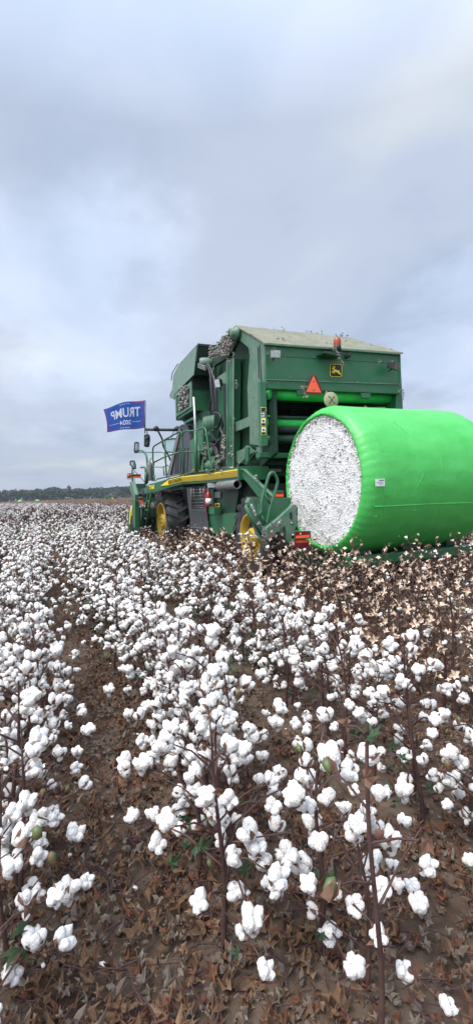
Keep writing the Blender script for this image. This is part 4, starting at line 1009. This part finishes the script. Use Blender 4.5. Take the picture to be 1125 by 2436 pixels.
for (w, x, y, white, k, sc, vis) in spots:
    if not vis or nthing[white] >= 290: rest.append((x, y, white, sc)); continue
    near = w < (4.2 if white else 5.2) and nthing[white] < (125 if white else 36)
    nm = 'cotton_plant' if white else 'picked_cotton_plant'
    if near:
        srcs = FULLW if white else FULLP; i = nthing[white] % len(srcs)
        if used[white][i] == 0: o = srcs[i]; used[white][i] = 1
        else: o = copy_tree(srcs[i])
    else:
        o = bpy.data.objects.new(nm, random.choice(MIDW if white else MIDP)); COL.objects.link(o)
    nthing[white] += 1
    o.location = (x, y, 0); o.rotation_euler = (0, 0, random.uniform(0, 6.28)); o.scale = (sc, sc, sc*random.uniform(.92, 1.08))
    cnt[k] = cnt.get(k, 0)+1; c = cnt[k]
    rd = ROWD.get(k, ('rows further left of the furrow' if k < -2 else 'picked rows farther from the white cotton'))
    what = 'white open-boll cotton plant' if white else 'picked brown cotton plant'
    if k in ROWD and c <= 10: lab = '%s, %s along the %s' % (what, ORD[c-1], rd)
    else: lab = '%s, deeper in the %s' % (what, rd) if k in ROWD else '%s, in the %s' % (what, rd)
    grp = ('white cotton plants, ' if white else 'picked cotton plants, ')+rd
    tag(o, lab, 'cotton plant', grp)
for white, srcs in ((True, FULLW), (False, FULLP)):                # sources that were not needed
    for i, s_ in enumerate(srcs):
        if not used[white][i]:
            for ch in list(s_.children): bpy.data.objects.remove(ch)
            bpy.data.objects.remove(s_)
# --- instanced masses for everything past the individuals
def scatter(name, P, rot, scl, idx, meshes, kind='stuff'):
    src = bpy.data.collections.new(name+'_sources')
    for i, me in enumerate(meshes): src.objects.link(bpy.data.objects.new('%s_source_%02d' % (name, i), me))
    me = bpy.data.meshes.new(name); me.from_pydata([tuple(p) for p in P], [], [])
    a = me.attributes.new('rot', 'FLOAT_VECTOR', 'POINT'); a.data.foreach_set('vector', np.array(rot, dtype=np.float32).ravel())
    a = me.attributes.new('scl', 'FLOAT', 'POINT'); a.data.foreach_set('value', np.array(scl, dtype=np.float32))
    a = me.attributes.new('idx', 'INT', 'POINT'); a.data.foreach_set('value', np.array(idx, dtype=np.int32))
    o = bpy.data.objects.new(name, me); COL.objects.link(o)
    ng = bpy.data.node_groups.new(name, 'GeometryNodeTree'); ng.interface.new_socket('Geometry', in_out='INPUT', socket_type='NodeSocketGeometry'); ng.interface.new_socket('Geometry', in_out='OUTPUT', socket_type='NodeSocketGeometry')
    N = ng.nodes; L = ng.links; gi = N.new('NodeGroupInput'); go = N.new('NodeGroupOutput'); ip = N.new('GeometryNodeInstanceOnPoints'); ci = N.new('GeometryNodeCollectionInfo')
    ci.inputs['Collection'].default_value = src; ci.inputs['Separate Children'].default_value = True; ci.inputs['Reset Children'].default_value = True
    def na(nm, dt):
        n = N.new('GeometryNodeInputNamedAttribute'); n.data_type = dt; n.inputs['Name'].default_value = nm; return n.outputs['Attribute']
    L.new(gi.outputs[0], ip.inputs['Points']); L.new(ci.outputs[0], ip.inputs['Instance']); ip.inputs['Pick Instance'].default_value = True
    L.new(na('idx', 'INT'), ip.inputs['Instance Index']); L.new(na('rot', 'FLOAT_VECTOR'), ip.inputs['Rotation']); L.new(na('scl', 'FLOAT'), ip.inputs['Scale'])
    L.new(ip.outputs[0], go.inputs[0]); md = o.modifiers.new('scatter', 'NODES'); md.node_group = ng
    return tag(o, kind=kind)
fw = [merged_plant(700+i, .76+.04*(i % 4), 0, False, 3, 2.0, 1.0, .36, 20) for i in range(8)]
def put(name, lst, meshes, label, cat):
    if not lst: return
    P = [(a[0], a[1], 0) for a in lst]; n = len(P)
    o = scatter(name, P, np.c_[np.zeros((n, 2)), rng.uniform(0, 6.28, n)], [a[3] for a in lst], rng.integers(0, len(meshes), n), meshes); tag(o, label, cat)
put('white_cotton_rows', [r for r in rest if r[2] and math.hypot(r[0], r[1]) < 6], MIDW, 'open white cotton plants at the edges of the view', 'cotton field')
put('white_cotton_rows', [r for r in rest if r[2] and 6 <= math.hypot(r[0], r[1]) < 22], MIDW1, 'mass of open white cotton plants in rows beyond the nearest ones', 'cotton field')
put('white_cotton_rows', [r for r in rest if r[2] and math.hypot(r[0], r[1]) >= 22], fw, 'mass of open white cotton plants receding left of the machine', 'cotton field')
put('picked_cotton_rows', [r for r in rest if not r[2]], MIDP, 'mass of picked brown cotton plants with pale burs', 'picked cotton')
# far patches, three metres of row each
def patch_mesh(seed, white):
    rr = random.Random(seed); nb = NB()
    Vi = np.array([(1,0,0),(-1,0,0),(0,1,0),(0,-1,0),(0,0,1),(0,0,-1)], float); Fi = [(0,2,4),(2,1,4),(1,3,4),(3,0,4),(2,0,5),(1,2,5),(3,1,5),(0,3,5)]
    for i in range(50 if white else 80):
        z = rr.uniform(.25, .92)**.75 if white else rr.uniform(.25, .8); r = rr.uniform(.032, .055) if white else rr.uniform(.02, .035)
        p = np.array([rr.gauss(0, .27), rr.uniform(-1.5, 1.5), z]); mi = 0 if white else (3 if rr.random() < .6 else 1)
        if white and rr.random() < .12: mi = 1
        nb.add(Vi*r*np.array([1, 1, rr.uniform(.7, 1.2)])@frame(rr.random(), rr.random(), rr.random()*6).T+p, Fi, mi)
    for i in range(70 if white else 40):
        x, y = rr.gauss(0, .13), rr.uniform(-1.5, 1.5); h = rr.uniform(.5, .98) if white else rr.uniform(.4, .85); w = .012; d = (rr.uniform(-.15, .15), rr.uniform(-.15, .15))
        nb.add([(x-w, y, 0), (x+w, y, 0), (x+d[0]+w*.5, y+d[1], h), (x+d[0]-w*.5, y+d[1], h)], [(0,1,2,3)], 2)
        nb.add([(x, y-w, 0), (x, y+w, 0), (x+d[0], y+d[1]+w*.5, h), (x+d[0], y+d[1]-w*.5, h)], [(0,1,2,3)], 2)
    for i in range(52):
        V, Fc = leaf_geo(seed+i, .07, .4); nb.add(V@frame(rr.uniform(-1,1), rr.uniform(-1,1), rr.uniform(0,6)).T+np.array([rr.gauss(0,.18), rr.uniform(-1.5,1.5), rr.uniform(.1,.6)]), Fc, 4 if white and i % 2 else 1)
    return nb.mesh('patch', ['cottonfar', 'husk', 'stem', 'bur', 'leaf'])
PW = [patch_mesh(900+i, True) for i in range(5)]; PP = [patch_mesh(950+i, False) for i in range(5)]
farw, farp = [], []
for k in range(-170, 260):
    X = ROW0+RSP*k; y = 20.0
    while y < 330:
        y += 3; d = math.hypot(X, y)
        if d < 48: continue
        px, py, w = proj((X, y, .5))
        if w < 5 or abs((px-CX)/FPX) > .66: continue
        if y < y_end(X)*random.uniform(.93, 1.07): farw.append((X, y, 0, random.uniform(.88, 1.08)))
        elif d < 230 and random.random() < (1 if d < 120 else .6): farp.append((X, y, 0, random.uniform(.8, 1.0)))
def putp(name, lst, meshes, label, cat):
    n = len(lst); o = scatter(name, [(a[0], a[1], 0) for a in lst], np.c_[np.zeros((n, 2)), rng.choice([0, math.pi], n)], [a[3] for a in lst], rng.integers(0, 5, n), meshes); tag(o, label, cat)
putp('white_cotton_rows', farw, PW, 'far white cotton rows reaching to the picked brown strip', 'cotton field')
putp('picked_cotton_rows', farp, PP, 'far picked brown cotton rows before the trees', 'picked cotton')
print('far', len(farw), len(farp), 'things', nthing)
# the tall bare stalk close to the camera
sk = empty('bare_cotton_stalk', (.73, .95, 0)); tag(sk, 'tall bare brown cotton stalk nearest the camera, topped by a green leaf', 'cotton plant')
st = [Vector((.02*math.sin(t*6), .015*math.cos(t*5), 1.06*t)) for t in [i/9 for i in range(10)]]; nb = NB(); ctube(nb, st, [.009-.0045*i/9 for i in range(10)], 8, 0)
br = []
for i, (t, a, L_) in enumerate([(.55,.3,.22),(.62,3.4,.16),(.72,5.2,.14),(.80,1.9,.12),(.88,4.0,.07),(.93,.8,.06),(.97,2.6,.05)]):
    p = st[int(t*9)].lerp(st[min(9, int(t*9)+1)], t*9-int(t*9)); e_ = p+Vector((math.cos(a)*L_, math.sin(a)*L_, L_*.5)); br.append((p, p.lerp(e_, .5)+Vector((0,0,.01)), e_)); ctube(nb, br[-1], [.004,.003,.0022], 5, 0)
o = bpy.data.objects.new('stem', nb.mesh('stem', ['stem'])); COL.objects.link(o); o.parent = sk
for i, b in enumerate(br):
    if i in (1, 3): mobj('green_boll', GB[i % 3], sk, b[2], (.5, .4, i), 1.0)
    else: mobj('dry_leaf', DRYM[i % 4], sk, b[2], (random.uniform(-1,1), random.uniform(-1,1), i), .8)
for a in (0, 2.2, 4.1): mobj('leaf', LEAFM[int(a) % 4], sk, st[-1]+Vector((.015*math.cos(a), .015*math.sin(a), -.03)), (.5, .3, a), .55)
# dead leaves on the soil
LIT = []
for s in range(7):
    nb = NB()
    V, Fc = leaf_geo(s+70, .036 if s < 5 else .022, .5); V[:,2] += (.5+.12*s)*(V[:,0]**2)/.03-(.3*s-.6)*.3*(V[:,1]**2)/.03; nb.add(V, Fc, 0); LIT.append(nb.mesh('dead_leaf', [('litter','litter2','litter','litter3','litter','litter2','litter3')[s]], False))
for s in range(3):
    nb = NB(); mbt = MB().tube([(-.06,0,.004),(0,.008,.01),(.07,-.004,.005)], [.002,.003,.0015], 4); nb.add(np.array(mbt.v), mbt.f, 0); LIT.append(nb.mesh('dead_twig', ['stem'], False))
P, R_, Sc, I = [], [], [], []
while len(P) < 34000:
    w = 9.5*random.random()**.75+.8; u = random.uniform(-.62, .62); d = FW*w+RT0*(u*w); x, y = d.x, d.y
    ph = ((x-ROW0)/RSP) % 1; fur = 1-abs(ph-.5)*2                # litter gathers in the furrows, bare soil shows under plants
    if random.random() > .35+.65*(1-fur)*1.0 and random.random() > .3+.7*max(0, noise.noise(Vector((x*1.3, y*1.3, 0)))+.6): continue
    if noise.noise(Vector((x*.9, y*.9, 5))) < -.22 and random.random() < .75: continue
    P.append((x, y, random.uniform(.006, .035))); R_.append((random.gauss(0, .38), random.gauss(0, .38), random.uniform(0, 6.28))); Sc.append(random.uniform(.4, 1.2)); I.append(random.randint(0, 9))
CL = []
for s in range(4):
    nb = NB(); V, Fc = lobe(1, 1, s+15); nb.add(V*np.array([.016,.013,.009]), Fc, 0); CL.append(nb.mesh('clod', ['clod'], False))
cp = []
for i in range(9000):
    w = 8*random.random()**.8+.8; d = FW*w+RT0*(random.uniform(-.62, .62)*w); cp.append((d.x, d.y, random.uniform(-.008, .012)))
tag(scatter('soil_clods', cp, [(random.uniform(-.5,.5), random.uniform(-.5,.5), random.random()*6) for _ in cp], [random.uniform(.25, 1.3)**1.5 for _ in cp], [random.randint(0, 3) for _ in cp], CL), 'small crumbs and clods of dry soil between the plants', 'soil clods')
tag(scatter('dead_leaves', P, R_, Sc, I, LIT), 'brown dry cotton leaves lying between the rows', 'leaf litter')
# scraps of dropped lint on the picked ground
P, R_, Sc, I = [], [], [], []
scr_m = []
for s in range(4):
    nb = NB(); V, Fc = lobe(1, 1, s+5); nb.add(V*np.array([.014,.010,.006]), Fc, 0); scr_m.append(nb.mesh('lint_scrap', ['cottonfar']))
for i in range(900):
    w = random.uniform(1.5, 12); u = random.uniform(-.6, .6); d = FW*w+RT0*(u*w)
    if d.x < 2.3 and random.random() < .75: continue
    P.append((d.x, d.y, .02)); R_.append((0, 0, random.random()*6)); Sc.append(random.uniform(.5, 1.3)); I.append(random.randint(0, 3))
tag(scatter('lint_on_ground', P, R_, Sc, I, scr_m), 'small white lint scraps on the soil', 'lint')

# ================================================================ GROUND
def gaxis(fine, n, far):
    a = np.arange(-fine, fine+.001, .045); b = fine*np.exp(np.linspace(0, math.log(far/fine), n))[1:]
    return np.concatenate([-b[::-1], a, b])
gx = gaxis(5.2, 26, 4000)+1.2; gy = gaxis(4.8, 26, 4000)+4.6
GXX, GYY = np.meshgrid(gx, gy)
def vn(x, y, s, sd):                                         # cheap value noise
    x = x*s+sd*7.3; y = y*s+sd*3.1; xi = np.floor(x).astype(int); yi = np.floor(y).astype(int); fx = x-xi; fy = y-yi; fx = fx*fx*(3-2*fx); fy = fy*fy*(3-2*fy)
    h = lambda a, b: np.abs(np.sin(a*127.1+b*311.7+sd*17.7)*43758.5453) % 1
    return (h(xi, yi)*(1-fx)+h(xi+1, yi)*fx)*(1-fy)+(h(xi, yi+1)*(1-fx)+h(xi+1, yi+1)*fx)*fy
near = np.clip(1.4-np.maximum(np.abs(GXX-1.2)/5.2, np.abs(GYY-4.6)/4.8), 0, 1)
ph = ((GXX-ROW0)/RSP) % 1
Zg = near*(.02*np.cos(ph*2*math.pi)+.028*(vn(GXX, GYY, 6, 1)-.5)+.02*(vn(GXX, GYY, 15, 2)-.5))-.01
ny, nx = GXX.shape; V = np.c_[GXX.ravel(), GYY.ravel(), Zg.ravel()]
idx = np.arange(ny*nx).reshape(ny, nx); Q = np.stack([idx[:-1,:-1], idx[:-1,1:], idx[1:,1:], idx[1:,:-1]], -1).reshape(-1, 4)
me = bpy.data.meshes.new('ground'); me.vertices.add(len(V)); me.vertices.foreach_set('co', V.ravel()); me.loops.add(Q.size); me.loops.foreach_set('vertex_index', Q.ravel().astype(np.int32))
me.polygons.add(len(Q)); me.polygons.foreach_set('loop_start', np.arange(0, Q.size, 4, dtype=np.int32)); me.update(calc_edges=True); me.polygons.foreach_set('use_smooth', [True]*len(Q))
gm = mat('soil', (.066,.043,.029), .95, spec=.1, col2=(.155,.115,.085), nscale=3.5, ndet=10, lo=.38, hi=.68, bump=.8, bscale=18)
me.materials.append(gm); g = bpy.data.objects.new('ground', me); COL.objects.link(g); tag(g, 'brown soil of the cotton field between the rows', 'ground', kind='structure')
# ================================================================ FAR WOOD
wood = MB(); Vw, Fw_, mw = [], [], []
def quad(p, s, mi):
    n_ = Vector((random.gauss(0,1), random.gauss(0,1), random.gauss(0,.7))).normalized(); u = n_.orthogonal().normalized()*s; v = n_.cross(u).normalized()*s*random.uniform(.6, 1); o = len(Vw)
    Vw.extend([p-u-v, p+u-v*.6, p+u*.7+v, p-u*.8+v*.9]); Fw_.append((o, o+1, o+2, o+3)); mw.append(mi)
fw2 = Vector((FW.x, FW.y, 0)).normalized()
for row in range(4):
    s_ = -330.0
    while s_ < 330:
        s_ += random.uniform(5, 10)
        c = fw2*(452+row*9+random.uniform(-4, 4))+RT0*s_; H = random.uniform(8.0, 11.5)+row*.8+1.6*noise.noise(Vector((s_*.02, row, 0))); rx = random.uniform(3.6, 6.2); mi = random.choice((0,0,1,2))
        blobs = [(Vector((random.gauss(0, rx*.4), random.gauss(0, rx*.4), H*random.uniform(.35, .82))), random.uniform(.3, .55)*rx) for _ in range(7)]
        for q in range(380 if row < 2 else 260):
            b, br_ = random.choice(blobs); d = Vector((random.gauss(0,1), random.gauss(0,1), random.gauss(0,1))).normalized()*br_*random.uniform(.7, 1.1)
            quad(c+b+d, random.uniform(.4, .95), mi)
        if row == 0 and random.random() < .8:
            for q in range(190): quad(c+Vector((random.gauss(0, 4.5), random.gauss(0, 2), random.uniform(.1, 5.0))), random.uniform(.4, .8), random.choice((0, 1)))
        for b in ((0, 0), (random.uniform(-2, 2), 0)):
            o = len(Vw); x = c+Vector((b[0], 0, 0)); Vw.extend([x+Vector((-.22,0,0)), x+Vector((.22,0,0)), x+Vector((.15,0,H*.75)), x+Vector((-.15,0,H*.75))]); Fw_.append((o,o+1,o+2,o+3)); mw.append(3)
wood.v = [tuple(v) for v in Vw]; wood.f = Fw_; wood.m = mw; wood.sm = [False]*len(Fw_)
w1 = mat('far_foliage', (.034,.062,.030), .8, col2=(.022,.044,.022), nscale=.15); w2 = mat('far_foliage_dark', (.020,.037,.021), .8); w3 = mat('far_foliage_olive', (.05,.07,.034), .8); w4 = mat('far_trunk', (.09,.075,.06), .9)
wo = wood.build('woodland', [w1, w2, w3, w4]); tag(wo, 'dark green wood along the far edge of the field', 'woodland', kind='stuff')
# ================================================================ FAR TRACTOR AND BALES
def far_at(px, dist): d = ray(px, 1190); d = Vector((d.x, d.y, 0)); w = d.dot(FW); return d*(dist/w)
tc = far_at(261, 190); tr = empty('tractor', tc); tag(tr, 'small green farm tractor with yellow wheels standing far off in front of the wood', 'tractor')
def tpt(a, b, z): return tc+RT0*a+fw2*b+Vector((0,0,z))       # a: to the right of the picture; the tractor faces left
def tbox(mb, a0, a1, b0, b1, z0, z1, ta=0):
    V = [tpt(a, b, z) for a in (a0, a1) for b in (b0, b1) for z in (z0, z1)]
    return mb.add(V, [(0,1,3,2),(4,6,7,5),(0,4,5,1),(2,3,7,6),(0,2,6,4),(1,5,7,3)])
def tprism(mb, pts, b0, b1): return mb.prism([tpt(a, b0, z) for a, z in pts], fw2*(b1-b0))
tprism(MB(), [(-2.1,1.15),(-2.0,1.75),(-1.7,1.95),(.2,2.15),(.2,1.0),(-1.9,.95)], -.42, .42).build('hood', 'green', tr)
tprism(MB(), [(.1,1.1),(.0,2.2),(.25,3.05),(1.5,3.05),(1.65,2.1),(1.6,1.1)], -.62, .62).build('cab', 'black', tr)
tprism(MB(), [(-.05,3.05),(.1,3.25),(1.6,3.25),(1.7,3.05)], -.75, .75).build('cab_roof', 'green', tr)
for b in (-.64, .63): tprism(MB(), [(.1,2.1),(.3,2.95),(1.45,2.95),(1.55,2.1)], b, b+.01).build('cab_window', mat('far_glass', (.12,.16,.17), .2), tr)
tprism(MB(), [(.7,1.6),(.9,2.1),(1.9,2.15),(2.4,1.7),(2.4,1.4),(1.7,1.75),(1.2,1.7)], -1.0, 1.0).build('fender', 'green', tr)
tbox(MB(), -2.9, -2.1, -.5, .5, .75, 1.25).build('front_weight', 'green', tr)
for a, r in ((1.55, .95), (-1.45, .68)):
    for b in (-.95, .95):
        wc = tpt(a, b-.25, r+.02); wh = empty('wheel', wc); wh.parent = tr; wh.location = wc-tc
        MB().lathe(wc, fw2, [(r*.55,0),(r*.9,0),(r,.08),(r,.42),(r*.9,.5),(r*.55,.5)], 24).build('tyre', 'rubber', wh)
        MB().lathe(wc, fw2, [(0,.1),(r*.3,.1),(r*.5,.03),(r*.57,.0),(r*.57,.5),(r*.5,.47),(r*.3,.4),(0,.4)], 20).build('rim', 'yrim', wh)
for px, dist, lab in ((48.5, 345, 'tiny far green round bale on the picked strip, the one nearer the left edge'), (90, 365, 'tiny far green round bale on the picked strip, the one nearer the tractor')):
    c = far_at(px, dist); c.z = -1.25; fb = empty('far_cotton_bale', c); tag(fb, lab, 'cotton bale', 'green bales far across the field')
    a = c+Vector((0,0,1.35))-RT0*1.22; MB().lathe(a, RT0, [(1.0,0),(1.12,.06),(1.15,.15),(1.15,2.29),(1.12,2.38),(1.0,2.44)], 32).build('plastic_wrap', 'wrap', fb)
    MB().lathe(a, RT0, [(0,.01),(1.0,.01)], 24).build('cotton_end', 'cottonfar', fb); MB().lathe(a, RT0, [(1.0,2.43),(0,2.43)], 24).build('cotton_end', 'cottonfar', fb)

# ================================================================ SKY, SUN, CAMERA
SUN_EL, SUN_AZ = 58, -108                                    # azimuth from +Y towards +X
hz_ = MB().box(-700, 900, -60, 900, -1.2, 22).build('haze', 'ink'); hz_.data.materials.clear()
hm = bpy.data.materials.new('haze_air'); hm.use_nodes = True; hn = hm.node_tree; hn.nodes.clear(); ho = hn.nodes.new('ShaderNodeOutputMaterial'); hp = hn.nodes.new('ShaderNodeVolumePrincipled')
hp.inputs['Color'].default_value = (.80,.87,.97,1); hp.inputs['Density'].default_value = .0002; hn.links.new(hp.outputs[0], ho.inputs['Volume']); hz_.data.materials.append(hm); tag(hz_, 'pale blue haze in the air over the field', 'haze', kind='stuff')
W = bpy.data.worlds.new('World'); S.world = W; W.use_nodes = True; nt = W.node_tree; N = nt.nodes; L = nt.links; N.clear()
out = N.new('ShaderNodeOutputWorld'); sky = N.new('ShaderNodeTexSky'); sky.sky_type = 'NISHITA'; sky.sun_disc = False
sky.sun_elevation = math.radians(SUN_EL); sky.sun_rotation = math.radians(SUN_AZ)
b1 = N.new('ShaderNodeBackground'); b1.inputs[1].default_value = .08; L.new(sky.outputs[0], b1.inputs[0])
b2 = N.new('ShaderNodeBackground'); b2.inputs[1].default_value = 1.0
tcn = N.new('ShaderNodeTexCoord'); sep = N.new('ShaderNodeSeparateXYZ'); L.new(tcn.outputs['Generated'], sep.inputs[0])
# clouds live on a flat layer: divide by height so that they flatten towards the horizon
add = N.new('ShaderNodeMath'); add.operation = 'ADD'; add.inputs[1].default_value = .22; L.new(sep.outputs[2], add.inputs[0])
dv = N.new('ShaderNodeVectorMath'); dv.operation = 'DIVIDE'; cmb = N.new('ShaderNodeCombineXYZ')
for i in range(3): L.new(add.outputs[0], cmb.inputs[i])
L.new(tcn.outputs['Generated'], dv.inputs[0]); L.new(cmb.outputs[0], dv.inputs[1])
mp_ = N.new('ShaderNodeMapping'); mp_.inputs['Location'].default_value = (CLX, CLY, 0) if 'CLX' in globals() else (3.1, 1.7, 0); mp_.inputs['Scale'].default_value = (1, .8, 0.2); L.new(dv.outputs[0], mp_.inputs[0])
n1 = N.new('ShaderNodeTexNoise'); n1.inputs['Scale'].default_value = 1.25; n1.inputs['Detail'].default_value = 7; n1.inputs['Roughness'].default_value = .5; n1.inputs['Distortion'].default_value = .35; L.new(mp_.outputs[0], n1.inputs['Vector'])
rp1 = N.new('ShaderNodeValToRGB'); rp1.color_ramp.interpolation = 'EASE'
e = rp1.color_ramp.elements; e[0].position = .33; e[0].color = (.29,.345,.448,1); e[1].position = .70; e[1].color = (.45,.488,.535,1); m_ = e.new(.5); m_.color = (.355,.403,.498,1)
L.new(n1.outputs['Fac'], rp1.inputs[0])
# the overcast is brighter overhead, out of the picture
mr = N.new('ShaderNodeMapRange'); mr.inputs[1].default_value = .6; mr.inputs[2].default_value = .98; mr.inputs[3].default_value = 1; mr.inputs[4].default_value = 2.7; L.new(sep.outputs[2], mr.inputs[0])
dt = N.new('ShaderNodeVectorMath'); dt.operation = 'DOT_PRODUCT'; dt.inputs[1].default_value = (math.sin(math.radians(SUN_AZ-18)), math.cos(math.radians(SUN_AZ-18)), .35); L.new(tcn.outputs['Generated'], dt.inputs[0])
mr2 = N.new('ShaderNodeMapRange'); mr2.inputs[1].default_value = -.1; mr2.inputs[2].default_value = .9; mr2.inputs[3].default_value = 1; mr2.inputs[4].default_value = 2.4; L.new(dt.outputs['Value'], mr2.inputs[0])
def blob(px, py, r0, r1, amt, prev):                        # a thinner, brighter part of the overcast in one direction of the sky
    d = ray(px, py).normalized(); q = N.new('ShaderNodeVectorMath'); q.operation = 'DOT_PRODUCT'; q.inputs[1].default_value = d
    nd = N.new('ShaderNodeVectorMath'); nd.operation = 'MULTIPLY_ADD'; nd.inputs[1].default_value = (.10,.10,.10); L.new(n2.outputs['Color'], nd.inputs[0]); L.new(tcn.outputs['Generated'], nd.inputs[2])
    L.new(nd.outputs[0], q.inputs[0]); m = N.new('ShaderNodeMapRange'); m.interpolation_type = 'SMOOTHSTEP'
    m.inputs[1].default_value = math.cos(math.radians(r1))+.05*(d.x+d.y+d.z); m.inputs[2].default_value = math.cos(math.radians(r0))+.05*(d.x+d.y+d.z); m.inputs[3].default_value = 1; m.inputs[4].default_value = amt
    L.new(q.outputs['Value'], m.inputs[0]); k = N.new('ShaderNodeMath'); k.operation = 'MULTIPLY'; L.new(m.outputs[0], k.inputs[0]); L.new(prev, k.inputs[1]); return k.outputs[0]
n2 = N.new('ShaderNodeTexNoise'); n2.inputs['Scale'].default_value = 2.2; n2.inputs['Detail'].default_value = 8; n2.inputs['Roughness'].default_value = .6; L.new(mp_.outputs[0], n2.inputs['Vector'])
hr = N.new('ShaderNodeMapRange'); hr.inputs[1].default_value = 0; hr.inputs[2].default_value = .2; hr.inputs[3].default_value = .80; hr.inputs[4].default_value = 1; L.new(sep.outputs[2], hr.inputs[0])
k_ = blob(190, 700, 1, 17, 1.30, hr.outputs[0]); k_ = blob(1110, 890, 1, 13, 1.26, k_); k_ = blob(330, 600, 2, 10, 1.05, k_)
mw_ = N.new('ShaderNodeMath'); mw_.operation = 'MULTIPLY'; L.new(mr.outputs[0], mw_.inputs[0]); L.new(k_, mw_.inputs[1])
mm_ = N.new('ShaderNodeMath'); mm_.operation = 'MULTIPLY'; L.new(mw_.outputs[0], mm_.inputs[0]); L.new(mr2.outputs[0], mm_.inputs[1])
mul = N.new('ShaderNodeVectorMath'); mul.operation = 'SCALE'; L.new(rp1.outputs[0], mul.inputs[0]); L.new(mm_.outputs[0], mul.inputs['Scale']); L.new(mul.outputs[0], b2.inputs[0])
mix = N.new('ShaderNodeMixShader'); mix.inputs[0].default_value = .92; L.new(b1.outputs[0], mix.inputs[1]); L.new(b2.outputs[0], mix.inputs[2]); L.new(mix.outputs[0], out.inputs[0])
sl = bpy.data.lights.new('sun', 'SUN'); sl.energy = 2.0; sl.angle = math.radians(24); sl.color = (1, .93, .83); so = bpy.data.objects.new('sun', sl); COL.objects.link(so)
sd = Vector((math.sin(math.radians(SUN_AZ))*math.cos(math.radians(SUN_EL)), math.cos(math.radians(SUN_AZ))*math.cos(math.radians(SUN_EL)), math.sin(math.radians(SUN_EL))))
so.rotation_euler = (-sd).to_track_quat('-Z', 'Y').to_euler(); so.location = (0, 0, 30)
cam = bpy.data.cameras.new('camera'); co = bpy.data.objects.new('camera', cam); COL.objects.link(co); S.camera = co
cam.sensor_fit = 'VERTICAL'; cam.sensor_height = 36; cam.lens = 36*FPX/2436; cam.clip_start = .05; cam.clip_end = 9000
co.matrix_world = Matrix(((RT.x, UP.x, -FW.x, CAM.x), (RT.y, UP.y, -FW.y, CAM.y), (RT.z, UP.z, -FW.z, CAM.z), (0, 0, 0, 1)))
S.view_settings.view_transform = 'Standard'; S.view_settings.look = 'None'; S.view_settings.exposure = .75; S.view_settings.gamma = 1; S.view_settings.use_curve_mapping = False
S.cycles.max_bounces = 6; S.cycles.diffuse_bounces = 3; S.cycles.transparent_max_bounces = 8
for o in bpy.data.objects:
    if '_o' in o: del o['_o']
